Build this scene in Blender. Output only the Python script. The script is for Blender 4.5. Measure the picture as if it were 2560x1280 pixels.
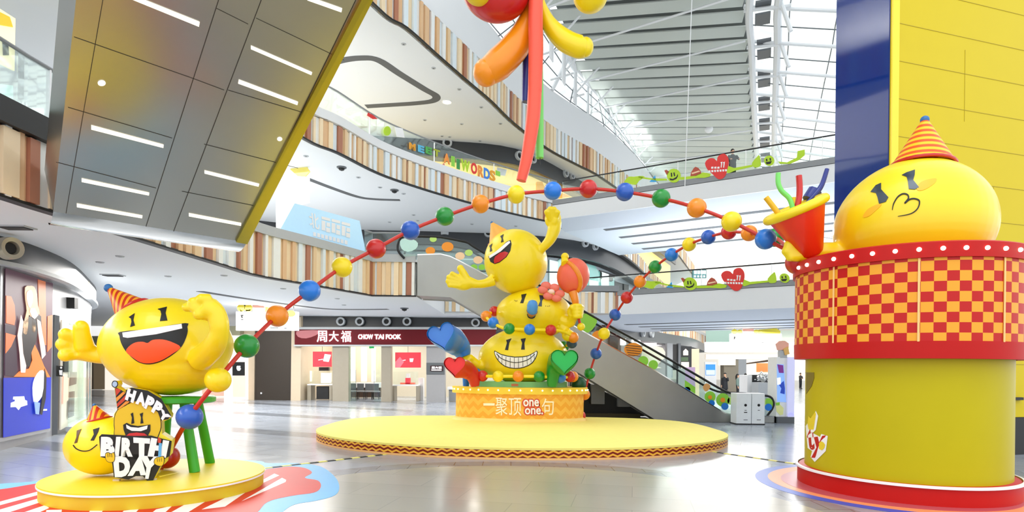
import bpy, bmesh, math, random
from math import pi, sin, cos, radians, sqrt, atan2
from mathutils import Vector, Matrix
from mathutils.geometry import delaunay_2d_cdt
from mathutils.bvhtree import BVHTree
for o in list(bpy.data.objects): bpy.data.objects.remove(o)
SC = bpy.context.scene; COL = SC.collection
random.seed(7)
# ---------------------------------------------------------------- camera
F = 1500.0; CX = 1280.0; HY = 915.0; H = 2.1; RO = radians(.65)
cr, sr = cos(RO), sin(RO)
cd = bpy.data.cameras.new('camera'); cam = bpy.data.objects.new('camera', cd); COL.objects.link(cam)
cam.matrix_world = Matrix(((cr, -sr, 0, 0), (0, 0, -1, 0), (sr, cr, 0, H), (0, 0, 0, 1)))
cd.sensor_width = 36; cd.lens = 36 * F / 2560; cd.shift_y = (HY - 640) / 2560; cd.clip_end = 500; cd.clip_start = .05
SC.camera = cam
# ---------------------------------------------------------------- world and light
w = bpy.data.worlds.new('World'); SC.world = w; w.use_nodes = True
bg = w.node_tree.nodes['Background']; bg.inputs[0].default_value = (.94, .97, 1, 1); bg.inputs[1].default_value = 1.4
SC.view_settings.view_transform = 'Standard'; SC.view_settings.look = 'None'
SC.view_settings.gamma = 1; SC.view_settings.use_curve_mapping = False; SC.view_settings.exposure = .36
SC.cycles.max_bounces = 7; SC.cycles.diffuse_bounces = 4; SC.cycles.glossy_bounces = 3; SC.cycles.transparent_max_bounces = 12
SC.cycles.sample_clamp_indirect = 6
sd = bpy.data.lights.new('daylight_sun', 'SUN'); so = bpy.data.objects.new('daylight_sun', sd); COL.objects.link(so)
sd.energy = .45; sd.angle = radians(25); so.rotation_euler = (radians(24), radians(-16), 0); so.location = (10, 0, 40)
def area(name, loc, size, e, rot=(0, 0, 0), col=(1, .97, .92)):
    d = bpy.data.lights.new(name, 'AREA'); d.shape = 'RECTANGLE'; d.size, d.size_y = size; d.energy = e; d.color = col
    o = bpy.data.objects.new(name, d); COL.objects.link(o); o.location = loc; o.rotation_euler = rot; return o
area('ceiling_lamps_ground', (-12.5, 24, 4.7), (8, 14), 2000)
area('added_soffit_fill', (-10.6, 8, 4.15), (2.5, 9), 500)  # added fill that brightens the near left soffit, stands for no fitting
area('ceiling_lamps_corridor', (-14, 42, 4.7), (14, 10), 900)
area('ceiling_lamps_shop', (-3.5, 36.6, 3.95), (15, 4.0), 520)
area('ceiling_lamps_hall', (-1, 29.5, 4.7), (5, 3), 350)
area('ceiling_lamps_upper', (-12, 26, 10.1), (8, 14), 950)
area('ceiling_lamps_top', (-12, 27, 15.6), (10, 14), 1000)
area('added_bridge_fill_lower', (14, 33, 4.3), (12, 5), 1500, (0, 0, radians(-33)))  # added fill: bounces off the floor onto the lower bridge underside
area('added_bridge_fill_upper', (14, 33.5, 9.7), (12, 5), 2200, (0, 0, radians(-33)))  # added fill: bounces off the deck below onto the upper bridge underside
area('ceiling_lamps_back', (22, 56, 7.8), (14, 14), 1500)
for i_, (x_, y_) in enumerate(((-5.6, 20), (-3.9, 27), (-.6, 34), (4, 42), (9.5, 51))):
    area('added_slat_fill', (x_, y_, 17.9), (7, .5), 650, (radians(180 - 28), 0, radians(62)), (1, 1, .98))  # added strips along the parapet, only there to brighten the roof slats
# ---------------------------------------------------------------- pixel rays: where a line of sight meets real geometry
CAM = Vector((0, 0, H))
def ray(px, py):
    a = (px - CX) / F; b = (HY - py) / F
    return Vector((a * cr - b * sr, 1.0, a * sr + b * cr))
def at(px, py, D): return CAM + ray(px, py) * D
def lev(px, py, z):
    r = ray(px, py); return CAM + r * ((z - H) / r.z)
# ---------------------------------------------------------------- materials
def lin(h):
    h = h.lstrip('#'); c = [int(h[i:i + 2], 16) / 255 for i in (0, 2, 4)]
    return tuple((x / 12.92 if x <= .04045 else ((x + .055) / 1.055) ** 2.4) for x in c)
MATS = {}
def nodes(name):
    m = bpy.data.materials.new(name); m.use_nodes = True; nt = m.node_tree
    return m, nt, nt.nodes['Principled BSDF']
def pm(name, col, rough=.5, metal=0, emis=0, coat=0, var=.04, bump=0, scale=6, spec=.5):
    if name in MATS: return MATS[name]
    m, nt, b = nodes(name); c = lin(col) if isinstance(col, str) else col
    tc = nt.nodes.new('ShaderNodeTexCoord'); n = nt.nodes.new('ShaderNodeTexNoise'); n.inputs['Scale'].default_value = scale
    n.inputs['Detail'].default_value = 3
    nt.links.new(tc.outputs['Object'], n.inputs['Vector'])
    hs = nt.nodes.new('ShaderNodeMapRange'); hs.inputs['To Min'].default_value = 1 - var; hs.inputs['To Max'].default_value = 1 + var
    nt.links.new(n.outputs['Fac'], hs.inputs['Value'])
    mx = nt.nodes.new('ShaderNodeVectorMath'); mx.operation = 'SCALE'; mx.inputs[0].default_value = c
    nt.links.new(hs.outputs[0], mx.inputs['Scale']); nt.links.new(mx.outputs[0], b.inputs['Base Color'])
    b.inputs['Roughness'].default_value = rough; b.inputs['Metallic'].default_value = metal
    b.inputs['Coat Weight'].default_value = coat; b.inputs['Coat Roughness'].default_value = .12
    b.inputs['Specular IOR Level'].default_value = spec
    if emis:
        b.inputs['Emission Color'].default_value = (*c, 1); b.inputs['Emission Strength'].default_value = emis
    if bump:
        bp = nt.nodes.new('ShaderNodeBump'); bp.inputs['Strength'].default_value = bump; bp.inputs['Distance'].default_value = .02
        nt.links.new(n.outputs['Fac'], bp.inputs['Height']); nt.links.new(bp.outputs[0], b.inputs['Normal'])
    MATS[name] = m; return m
def math_(nt, op, a, b=None, c=None):
    n = nt.nodes.new('ShaderNodeMath'); n.operation = op
    for i, x in enumerate((a, b, c)):
        if x is None: continue
        if isinstance(x, (int, float)): n.inputs[i].default_value = x
        else: nt.links.new(x, n.inputs[i])
    return n.outputs[0]
def mix_(nt, fac, a, b):
    n = nt.nodes.new('ShaderNodeMix'); n.data_type = 'RGBA'
    if isinstance(fac, (int, float)): n.inputs[0].default_value = fac
    else: nt.links.new(fac, n.inputs[0])
    for i, x in ((6, a), (7, b)):
        if isinstance(x, tuple): n.inputs[i].default_value = (*x, 1)
        else: nt.links.new(x, n.inputs[i])
    return n.outputs[2]
def pat_mat(name, kind, c1, c2, rough=.45, bg_=None, par=None):
    """pattern laid out in the mesh's own 'pat' coordinates (metres along / across the surface)"""
    m, nt, b = nodes(name); a = nt.nodes.new('ShaderNodeAttribute'); a.attribute_name = 'pat'
    sp = nt.nodes.new('ShaderNodeSeparateXYZ'); nt.links.new(a.outputs['Vector'], sp.inputs[0]); u, v = sp.outputs[0], sp.outputs[1]
    c1, c2 = lin(c1), lin(c2)
    if kind == 'stripe':
        f = math_(nt, 'GREATER_THAN', math_(nt, 'FRACT', u), .5)
    elif kind == 'check':
        f = math_(nt, 'MODULO', math_(nt, 'ADD', math_(nt, 'FLOOR', u), math_(nt, 'FLOOR', v)), 2.0)
    elif kind == 'zig':
        tri = math_(nt, 'ABSOLUTE', math_(nt, 'SUBTRACT', math_(nt, 'FRACT', u), .5))
        f = math_(nt, 'GREATER_THAN', math_(nt, 'FRACT', math_(nt, 'ADD', v, math_(nt, 'MULTIPLY', tri, par or 1.0))), .5)
    col = mix_(nt, f, c1, c2)
    if bg_:
        band = math_(nt, 'GREATER_THAN', math_(nt, 'ABSOLUTE', math_(nt, 'SUBTRACT', v, bg_[1])), bg_[2])
        col = mix_(nt, band, col, lin(bg_[0]))
    nt.links.new(col, b.inputs['Base Color']); b.inputs['Roughness'].default_value = rough; b.inputs['Specular IOR Level'].default_value = .3
    return m
def glass(name, col=(.95, .985, .975), refl=.4, alpha=.85):
    m = bpy.data.materials.new(name); m.use_nodes = True; nt = m.node_tree; nt.nodes.clear()
    o = nt.nodes.new('ShaderNodeOutputMaterial'); t = nt.nodes.new('ShaderNodeBsdfTransparent'); t.inputs[0].default_value = (*col, 1)
    g = nt.nodes.new('ShaderNodeBsdfGlossy'); g.inputs['Roughness'].default_value = .03; g.inputs[0].default_value = (.95, 1, .98, 1)
    lw = nt.nodes.new('ShaderNodeLayerWeight'); lw.inputs[0].default_value = .25
    f = math_(nt, 'ADD', math_(nt, 'MULTIPLY', lw.outputs['Fresnel'], refl), .03)
    mx = nt.nodes.new('ShaderNodeMixShader'); nt.links.new(f, mx.inputs[0]); nt.links.new(t.outputs[0], mx.inputs[1]); nt.links.new(g.outputs[0], mx.inputs[2])
    nt.links.new(mx.outputs[0], o.inputs[0]); return m
YEL = pm('yellow paint', '#f4d808', .38, coat=.25, var=.02)
YELD = pm('yellow stage paint', '#e6cb1e', .5, var=.03)
YELL = pm('pale yellow carpet', '#f4e478', .8, var=.05)
KIOY = pm('kiosk yellow vinyl', '#bcac00', .42, var=.04, scale=2, spec=.22)
RED = pm('red paint', '#c41410', .35, coat=.3); REDD = pm('dark red vinyl', '#bc100a', .45, spec=.25)
ORA = pm('orange paint', '#f08c10', .35, coat=.3); BLU = pm('blue paint', '#1e58b8', .35, coat=.3)
BLU2 = pm('sky blue paint', '#1878d8', .35, coat=.3); GRN = pm('green paint', '#0a8a2c', .35, coat=.3)
LGRN = pm('light green paint', '#7ad868', .4); NAVY = pm('navy paint', '#0a2480', .35, coat=.3)
PNK = pm('coral pink paint', '#f0684c', .4); SALM = pm('salmon paint', '#f08070', .5)
ROD = pm('red rod paint', '#c42a1c', .4); BLK = pm('black', '#0b0b0c', .5); DGR = pm('dark grey', '#2a2b2d', .5)
WHT = pm('white plaster', '#e6e8ea', .6, var=.01, scale=1); WHG = pm('white gloss', '#f2f2f2', .3)
STL = pm('brushed steel', '#aeb0ae', .34, metal=1, var=.06, scale=3); CHR = pm('polished steel', '#d0d0cc', .12, metal=1)
GRY = pm('grey panel', '#8a8d90', .45); LGY = pm('light grey panel', '#b4b8bb', .5); MGY = pm('mid grey', '#5c6064', .5)
GLS = glass('clear glass'); GLG = glass('green tinted glass', (.9, .975, .95), .4)
EMW = pm('lit white', '#ffffff', .5, emis=2.2); EMC = pm('lit warm white', '#fff4dc', .5, emis=1.5)
LCEIL = pm('ceiling plaster', '#dfe2e5', .7, var=.01, scale=.5); CREAM = pm('cream stone', '#e8d2b0', .5)
BRN = pm('brown wood', '#4a3524', .5, var=.15); BEI = pm('beige stone', '#c9b9a0', .4)
# ---------------------------------------------------------------- mesh helpers (world coordinates)
W0 = {}
BV = {}
def tag(o, label=None, cat=None, group=None, kind=None):
    if label: o['label'] = label
    if cat: o['category'] = cat
    if group: o['group'] = group
    if kind: o['kind'] = kind
    return o
def thing(name, label, cat, loc, group=None, kind=None):
    o = bpy.data.objects.new(name, None); COL.objects.link(o); o.location = loc; o.empty_display_size = .2
    W0[o] = Vector(loc); return tag(o, label, cat, group, kind)
def frame(z, x=None):
    z = Vector(z).normalized(); x = Vector(x) if x is not None else (Vector((1, 0, 0)) if abs(z.x) < .9 else Vector((0, 1, 0)))
    y = z.cross(x).normalized(); x = y.cross(z).normalized()
    return Matrix((x, y, z)).transposed()
def spline(p, n=6):
    p = [Vector(q) for q in p]; out = []
    for i in range(len(p) - 1):
        a = p[max(i - 1, 0)]; b = p[i]; c = p[i + 1]; d = p[min(i + 2, len(p) - 1)]
        for k in range(n):
            t = k / n
            out.append(.5 * ((2 * b) + (c - a) * t + (2 * a - 5 * b + 4 * c - d) * t * t + (3 * b - a - 3 * c + d) * t ** 3))
    out.append(p[-1]); return out
class MB:
    def __init__(s): s.v = []; s.f = []; s.m = []; s.p = []; s.mi = 0
    def add(s, vs, fs, pat=None):
        n = len(s.v); s.v += [Vector(v) for v in vs]; s.f += [[n + i for i in f] for f in fs]; s.m += [s.mi] * len(fs)
        s.p += list(pat) if pat else [(0, 0)] * len(vs); return s
    def box(s, c, size, rz=0, M=None):
        c = Vector(c); M = M or Matrix.Rotation(rz, 3, 'Z'); hx, hy, hz = size[0] / 2, size[1] / 2, size[2] / 2
        vs = [c + M @ Vector((x * hx, y * hy, z * hz)) for z in (-1, 1) for x, y in ((-1, -1), (1, -1), (1, 1), (-1, 1))]
        return s.add(vs, [[0, 3, 2, 1], [4, 5, 6, 7], [0, 1, 5, 4], [1, 2, 6, 5], [2, 3, 7, 6], [3, 0, 4, 7]])
    def bx(s, x0, x1, y0, y1, z0, z1): return s.box(((x0 + x1) / 2, (y0 + y1) / 2, (z0 + z1) / 2), (x1 - x0, y1 - y0, z1 - z0))
    def prism(s, pts, ext):
        pts = [Vector(p) for p in pts]; n = len(pts); ext = Vector(ext)
        return s.add(pts + [p + ext for p in pts], [list(range(n))[::-1], list(range(n, 2 * n))] + [[i, (i + 1) % n, n + (i + 1) % n, n + i] for i in range(n)])
    def tube(s, pts, r, n=10, pat=0):
        pts = [Vector(p) for p in pts]; k = len(pts); rs = r if isinstance(r, (list, tuple)) else [r] * k
        if len(rs) != k: rs = [rs[min(int(i / (k - 1) * (len(rs) - 1)), len(rs) - 2)] + (rs[min(int(i / (k - 1) * (len(rs) - 1)) + 1, len(rs) - 1)] - rs[min(int(i / (k - 1) * (len(rs) - 1)), len(rs) - 2)]) * ((i / (k - 1) * (len(rs) - 1)) - min(int(i / (k - 1) * (len(rs) - 1)), len(rs) - 2)) for i in range(k)]
        vs = []; x = None; L = 0; ps = []
        for i, p in enumerate(pts):
            t = (pts[min(i + 1, k - 1)] - pts[max(i - 1, 0)]).normalized()
            Fm = frame(t, x); x = Fm.col[0]
            if i: L += (p - pts[i - 1]).length
            for j in range(n):
                a = 2 * pi * j / n; vs.append(p + Fm @ Vector((cos(a) * rs[i], sin(a) * rs[i], 0))); ps.append((L * pat, 0))
        fs = [[i * n + j, i * n + (j + 1) % n, (i + 1) * n + (j + 1) % n, (i + 1) * n + j] for i in range(k - 1) for j in range(n)]
        fs += [list(range(n))[::-1], list(range((k - 1) * n, k * n))]
        return s.add(vs, fs, ps)
    def ell(s, c, r, M=None, nu=24, nv=14, fn=None):
        c = Vector(c); r = (r, r, r) if isinstance(r, (int, float)) else r; M = M or Matrix.Identity(3)
        vs = []
        for i in range(nv + 1):
            th = pi * i / nv
            for j in range(nu):
                ph = 2 * pi * j / nu; q = Vector((sin(th) * cos(ph), sin(th) * sin(ph), -cos(th)))
                if fn: q = fn(q)
                vs.append(c + M @ Vector((q.x * r[0], q.y * r[1], q.z * r[2])))
        vs2 = [vs[0]] + vs[nu:nv * nu] + [vs[nv * nu]]
        fs = [[0, 1 + (j + 1) % nu, 1 + j] for j in range(nu)]
        for i in range(nv - 2):
            fs += [[1 + i * nu + j, 1 + i * nu + (j + 1) % nu, 1 + (i + 1) * nu + (j + 1) % nu, 1 + (i + 1) * nu + j] for j in range(nu)]
        b = 1 + (nv - 2) * nu; t = len(vs2) - 1
        fs += [[b + j, b + (j + 1) % nu, t] for j in range(nu)]
        return s.add(vs2, fs)
    def lathe(s, c, prof, n=48, M=None, mats=None, pk=(1, 1), sx=1, sy=1, a0=0, a1=2 * pi):
        c = Vector(c); M = M or Matrix.Identity(3); vs = []; ps = []; full = abs(a1 - a0 - 2 * pi) < 1e-6; m = n if full else n + 1
        for r, z in prof:
            for j in range(n + 1):
                a = a0 + (a1 - a0) * j / n; vs.append(c + M @ Vector((cos(a) * r * sx, sin(a) * r * sy, z))); ps.append((a * pk[0], z * pk[1]))
        fs = []; ms = []
        for i in range(len(prof) - 1):
            for j in range(n):
                fs.append([i * (n + 1) + j, i * (n + 1) + j + 1, (i + 1) * (n + 1) + j + 1, (i + 1) * (n + 1) + j]); ms.append(mats[i] if mats else s.mi)
        k = len(s.m); s.add(vs, fs, ps); s.m[k:] = ms; return s
    def ribbon(s, path, z0, z1, th=.05, pk=(1, 1)):
        """wall standing on a plan path"""
        P = [Vector((p[0], p[1])) for p in path]; L = 0; vs = []; ps = []; n = len(P)
        for i, p in enumerate(P):
            t = (P[min(i + 1, n - 1)] - P[max(i - 1, 0)]).normalized(); nn = Vector((-t.y, t.x)) * th / 2
            if i: L += (p - P[i - 1]).length
            for q, z in ((p + nn, z0), (p + nn, z1), (p - nn, z1), (p - nn, z0)):
                vs.append((q.x, q.y, z)); ps.append((L * pk[0], z * pk[1]))
        fs = [[i * 4 + j, i * 4 + (j + 1) % 4, (i + 1) * 4 + (j + 1) % 4, (i + 1) * 4 + j] for i in range(n - 1) for j in range(4)]
        fs += [[0, 1, 2, 3], [(n - 1) * 4 + j for j in (3, 2, 1, 0)]]
        return s.add(vs, fs, ps)
    def build(s, name, mat, parent=None, smooth=True, merge=False, org=None, bvh=False, ang=40):
        me = bpy.data.meshes.new(name)
        if parent is not None: o0 = W0[parent]
        else:
            xs = [v.x for v in s.v]; ys = [v.y for v in s.v]; zs = [v.z for v in s.v]
            o0 = Vector(org) if org is not None else Vector(((min(xs) + max(xs)) / 2, (min(ys) + max(ys)) / 2, min(zs)))
        me.from_pydata([v - o0 for v in s.v], [], s.f)
        for m in (mat if isinstance(mat, (list, tuple)) else [mat]): me.materials.append(m)
        me.polygons.foreach_set('material_index', s.m)
        if any(p != (0, 0) for p in s.p):
            a = me.attributes.new('pat', 'FLOAT_VECTOR', 'POINT')
            a.data.foreach_set('vector', [x for p in s.p for x in (p[0], p[1], 0)])
        bm = bmesh.new(); bm.from_mesh(me)
        if merge: bmesh.ops.remove_doubles(bm, verts=bm.verts, dist=1e-5)
        bmesh.ops.recalc_face_normals(bm, faces=bm.faces); bm.to_mesh(me); bm.free()
        if smooth:
            me.polygons.foreach_set('use_smooth', [True] * len(me.polygons)); me.set_sharp_from_angle(angle=radians(ang))
        me.update()
        o = bpy.data.objects.new(name, me); COL.objects.link(o); W0[o] = Vector(o0)
        if parent is not None: o.parent = parent
        else: o.location = o0
        if bvh: BV[o] = BVHTree.FromPolygons([tuple(v) for v in s.v], s.f)
        return o
def blob(mb, name, mat, parent, voxel=.03, it=6, fac=.5):
    me = bpy.data.meshes.new('tmp'); me.from_pydata([tuple(v) for v in mb.v], [], mb.f)
    bm = bmesh.new(); bm.from_mesh(me); bmesh.ops.recalc_face_normals(bm, faces=bm.faces); bm.to_mesh(me); bm.free()
    o = bpy.data.objects.new('tmp', me); COL.objects.link(o)
    r = o.modifiers.new('r', 'REMESH'); r.mode = 'VOXEL'; r.voxel_size = voxel
    q = o.modifiers.new('s', 'SMOOTH'); q.iterations = it; q.factor = fac
    dg = bpy.context.evaluated_depsgraph_get(); dg.update(); ev = o.evaluated_get(dg); m2 = ev.to_mesh()
    out = MB(); out.add([v.co.copy() for v in m2.vertices], [list(p.vertices) for p in m2.polygons])
    ev.to_mesh_clear(); bpy.data.objects.remove(o)
    return out.build(name, mat, parent, True, bvh=True, ang=80)
# ---- projectors: from a line of sight to a surface point and its normal
def pr_plane(P0, n):
    P0 = Vector(P0); n = Vector(n).normalized()
    if n.dot(P0 - CAM) > 0: n = -n
    def f(px, py):
        r = ray(px, py); return CAM + r * (n.dot(P0 - CAM) / n.dot(r)), n
    return f
def pr_bvh(o, D):
    b = BV[o]
    def f(px, py):
        r = ray(px, py); h = b.ray_cast(CAM, r.normalized(), 200)
        if h[0] is None:
            h = b.find_nearest(CAM + r * D)
        n = h[1]
        if n.dot(r) > 0: n = -n
        return h[0], n
    return f
def shell(pts2, faces, proj, off, th, name, mat, parent, lab=None, org=None):
    mb = MB(); fr = []; bk = []
    for p in pts2:
        P, n = proj(p[0], p[1]); fr.append(P + n * (off + th)); bk.append(P + n * off)
    k = len(pts2); fs = [list(f) for f in faces] + [[k + i for i in f][::-1] for f in faces]
    cnt = {}
    for f in faces:
        for i in range(len(f)):
            e = (f[i], f[(i + 1) % len(f)]); cnt[e] = cnt.get(e, 0) + 1
    for (a, b) in cnt:
        if (b, a) not in cnt: fs.append([b, a, k + a, k + b])
    mb.add(fr + bk, fs)
    o = mb.build(name, mat, parent, True, org=org, ang=30)
    if lab: o['label'] = lab
    return o
def inside(x, y, P):
    c = False; n = len(P)
    for i in range(n):
        x1, y1 = P[i]; x2, y2 = P[i - 1]
        if (y1 > y) != (y2 > y) and x < (x2 - x1) * (y - y1) / (y2 - y1) + x1: c = not c
    return c
def decal(poly, proj, off, th, name, mat, parent, step=8, lab=None, smooth=0, grid=True, org=None):
    if smooth: poly = closed(poly, smooth)
    B = []
    for i in range(len(poly)):
        a = Vector(poly[i][:2]); b = Vector(poly[(i + 1) % len(poly)][:2]); n = max(1, int((b - a).length / step))
        B += [a + (b - a) * k / n for k in range(n)]
    V = list(B); PP = [(p.x, p.y) for p in B]
    if grid:
        xs = [p[0] for p in PP]; ys = [p[1] for p in PP]; x = min(xs) + step * .6
        while x < max(xs):
            y = min(ys) + step * .6
            while y < max(ys):
                if inside(x, y, PP) and min((x - p[0]) ** 2 + (y - p[1]) ** 2 for p in PP) > (step * .4) ** 2: V.append(Vector((x, y)))
                y += step
            x += step
    r = delaunay_2d_cdt(V, [], [list(range(len(B)))], 1, 1e-4)
    return shell([tuple(v) for v in r[0]], r[2], proj, off, th, name, mat, parent, lab, org)
def closed(p, n=5):
    p = [Vector((q[0], q[1], 0)) for q in p]; out = []; k = len(p)
    for i in range(k):
        a, b, c, d = p[i - 1], p[i], p[(i + 1) % k], p[(i + 2) % k]
        for j in range(n):
            t = j / n; q = .5 * ((2 * b) + (c - a) * t + (2 * a - 5 * b + 4 * c - d) * t * t + (3 * b - a - 3 * c + d) * t ** 3); out.append((q.x, q.y))
    return out
def stroke(pts, wd, proj, off, th, name, mat, parent, n=6, lab=None, taper=False):
    P = spline([(p[0], p[1], 0) for p in pts], n) if n > 1 else [Vector((p[0], p[1], 0)) for p in pts]
    L = []; R = []; k = len(P)
    for i, p in enumerate(P):
        t = (P[min(i + 1, k - 1)] - P[max(i - 1, 0)]).normalized(); q = Vector((-t.y, t.x, 0)) * wd / 2 * (sin(pi * (i + .6) / (k + .2)) ** .4 if taper else 1)
        L.append(p + q); R.append(p - q)
    pts2 = [(p.x, p.y) for p in L] + [(p.x, p.y) for p in R]
    return shell(pts2, [[i, i + 1, k + i + 1, k + i] for i in range(k - 1)], proj, off, th, name, mat, parent, lab)
def text2d(s, bold=0, res=3):
    c = bpy.data.curves.new('t', 'FONT'); c.body = s; c.offset = bold; c.resolution_u = res; c.align_x = 'LEFT'
    o = bpy.data.objects.new('t', c); COL.objects.link(o); dg = bpy.context.evaluated_depsgraph_get(); dg.update()
    me = bpy.data.meshes.new_from_object(o.evaluated_get(dg)); V = [(v.co.x, v.co.y) for v in me.vertices]; Fs = [list(p.vertices) for p in me.polygons]
    bpy.data.objects.remove(o); bpy.data.meshes.remove(me)
    if not V: return [(0, 0), (1, 0), (1, 1), (0, 1)], [[0, 1, 2, 3]]
    bm = bmesh.new(); vs = [bm.verts.new((x, y, 0)) for x, y in V]
    for f in Fs:
        try: bm.faces.new([vs[i] for i in f])
        except ValueError: pass
    bmesh.ops.remove_doubles(bm, verts=bm.verts, dist=1e-4); bm.verts.ensure_lookup_table()
    V = [(v.co.x, v.co.y) for v in bm.verts]; Fs = [[v.index for v in f.verts] for f in bm.faces]; bm.free()
    x0 = min(v[0] for v in V); x1 = max(v[0] for v in V); y0 = min(v[1] for v in V); y1 = max(v[1] for v in V)
    return [((x - x0) / (x1 - x0), (y - y0) / (y1 - y0)) for x, y in V], Fs
def text(s, quad, proj, off, th, name, mat, parent, bold=0, lab=None):
    """lettering filling the quad TL, TR, BR, BL"""
    V, Fs = text2d(s, bold); tl, tr, br, bl = [Vector(q) for q in quad]; out = []
    for u, v in V:
        p = (bl * (1 - u) + br * u) * (1 - v) + (tl * (1 - u) + tr * u) * v; out.append((p.x, p.y))
    return shell(out, [f[::-1] for f in Fs], proj, off, th, name, mat, parent, lab)
def struct(name, mb, mat, **k): return tag(mb.build(name, mat, **k), kind='structure')
# ================================================================ FLOOR
def floor_mat():
    m, nt, b = nodes('polished mall floor'); tc = nt.nodes.new('ShaderNodeTexCoord'); P = tc.outputs['Object']
    def brick(scale, c1, c2, mortar, rot, row=.5, bw=1.0, rh=1.0, ms=.008):
        mp = nt.nodes.new('ShaderNodeMapping'); mp.inputs['Rotation'].default_value = (0, 0, rot); nt.links.new(P, mp.inputs[0])
        br = nt.nodes.new('ShaderNodeTexBrick'); nt.links.new(mp.outputs[0], br.inputs[0]); br.offset = row; br.inputs['Scale'].default_value = scale
        br.inputs['Color1'].default_value = (*lin(c1), 1); br.inputs['Color2'].default_value = (*lin(c2), 1); br.inputs['Mortar'].default_value = (*lin(mortar), 1)
        br.inputs['Mortar Size'].default_value = ms; br.inputs['Brick Width'].default_value = bw; br.inputs['Row Height'].default_value = rh; br.inputs['Bias'].default_value = -.1
        return br.outputs['Color']
    grey = brick(1.0, '#9ca3ad', '#8f97a2', '#7d8288', .41, .5, 1.6, .8)
    dark = brick(1.0, '#6a7078', '#5d636b', '#505458', .41, .5, 1.6, .8)
    disc = brick(1.0, '#a39f90', '#9c9889', '#928e82', .2, .5, 1.8, .9)
    band = brick(1.0, '#84868a', '#787b80', '#4c4e52', .0, .5, .6, .6, .01)
    # broad darker bands of paving
    mp = nt.nodes.new('ShaderNodeMapping'); mp.inputs['Rotation'].default_value = (0, 0, .41); nt.links.new(P, mp.inputs[0])
    sp = nt.nodes.new('ShaderNodeSeparateXYZ'); nt.links.new(mp.outputs[0], sp.inputs[0])
    f = math_(nt, 'GREATER_THAN', math_(nt, 'FRACT', math_(nt, 'MULTIPLY', sp.outputs[1], .21)), .8)
    sp3 = nt.nodes.new('ShaderNodeSeparateXYZ'); nt.links.new(P, sp3.inputs[0])
    left = math_(nt, 'LESS_THAN', sp3.outputs[0], -4.5)
    col = mix_(nt, math_(nt, 'MULTIPLY', math_(nt, 'MULTIPLY', f, left), .85), grey, dark)
    vd = nt.nodes.new('ShaderNodeVectorMath'); vd.operation = 'DISTANCE'; nt.links.new(P, vd.inputs[0]); vd.inputs[1].default_value = (0, 7.9, 0)
    d = vd.outputs['Value']
    col = mix_(nt, math_(nt, 'LESS_THAN', d, 5.28), col, band)
    col = mix_(nt, math_(nt, 'LESS_THAN', d, 4.72), col, disc)
    n = nt.nodes.new('ShaderNodeTexNoise'); n.inputs['Scale'].default_value = 1.4; n.inputs['Detail'].default_value = 4; nt.links.new(P, n.inputs[0])
    mr = nt.nodes.new('ShaderNodeMapRange'); mr.inputs['To Min'].default_value = .13; mr.inputs['To Max'].default_value = .25; nt.links.new(n.outputs[0], mr.inputs[0])
    nt.links.new(col, b.inputs['Base Color']); nt.links.new(mr.outputs[0], b.inputs['Roughness']); b.inputs['Specular IOR Level'].default_value = .55
    return m
mb = MB(); mb.add([(-60, -12, 0), (60, -12, 0), (60, 130, 0), (-60, 130, 0)], [[0, 1, 2, 3]])
struct('floor', mb, floor_mat(), org=(0, 0, 0))
# ================================================================ LEVELS
def L(pts, z): return [(lambda v: (v.x, v.y))(lev(x, y, z)) for x, y in pts]
def sm(p, n=5): return [(v.x, v.y) for v in spline([(q[0], q[1], 0) for q in p], n)]
E2a = sm([(-8.75, 1), (-8.6, 6), (-8.55, 10.0), (-8.5, 11.2)] + L([(545, 662), (640, 690), (780, 714), (930, 740)], 4.8))
E2 = E2a + L([(1040, 741)], 4.8)
E2n = [(-3.6, 31.9), (3.4, 31.9)]
E2r = sm([(3.4, 31.9), (7.5, 40), (13, 50), (20, 66), (33, 95)])
E3a = sm([(-10.6, 2), (-9.8, 10), (-8.6, 18)] + L([(757, 350), (840, 385), (940, 435), (1040, 470), (1140, 500), (1230, 524), (1310, 543), (1390, 560)], 10.3))
E3r = sm(L([(1390, 560), (1455, 592), (1530, 625), (1590, 668)], 10.3) + [(16.5, 66), (30, 95)])
E4a = sm([(-10.2, 8), (-8.2, 15)] + L([(925, 15), (1010, 75), (1090, 145), (1160, 205), (1220, 255), (1280, 312), (1365, 375), (1440, 415), (1500, 447)], 15.8) + [(11, 52), (17, 66), (27, 90)])
def slab(name, path, z0, z1, back, mats=(LCEIL, GRY)):
    mb = MB(); pts = [(p[0], p[1], z0) for p in path] + [(p[0], p[1], z0) for p in back]
    # triangulated caps so the concave outline is safe
    r = delaunay_2d_cdt([Vector(p[:2]) for p in pts], [], [list(range(len(pts)))], 1, 1e-4)
    V = [tuple(v) for v in r[0]]; k = len(V)
    fs = [list(f) for f in r[2]]; cnt = set()
    for f in fs:
        for i in range(3): cnt.add((f[i], f[(i + 1) % 3]))
    side = [[a, b, k + b, k + a] for a, b in cnt if (b, a) not in cnt]
    mb.add([(x, y, z0) for x, y in V] + [(x, y, z1) for x, y in V], [f[::-1] for f in fs] + [[k + i for i in f] for f in fs] + side)
    return struct(name, mb, mats[0], smooth=False)
slab('ceiling', E2 + E2n + E2r[1:], 4.8, 6.1, [(33, 110), (-50, 110), (-50, 1)])
slab('ceiling', E3a + E3r[1:], 10.3, 11.3, [(30, 110), (-50, 110), (-50, 2)])
slab('ceiling', E4a, 15.8, 17.3, [(27, 110), (-50, 110), (-50, 8)])
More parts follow.
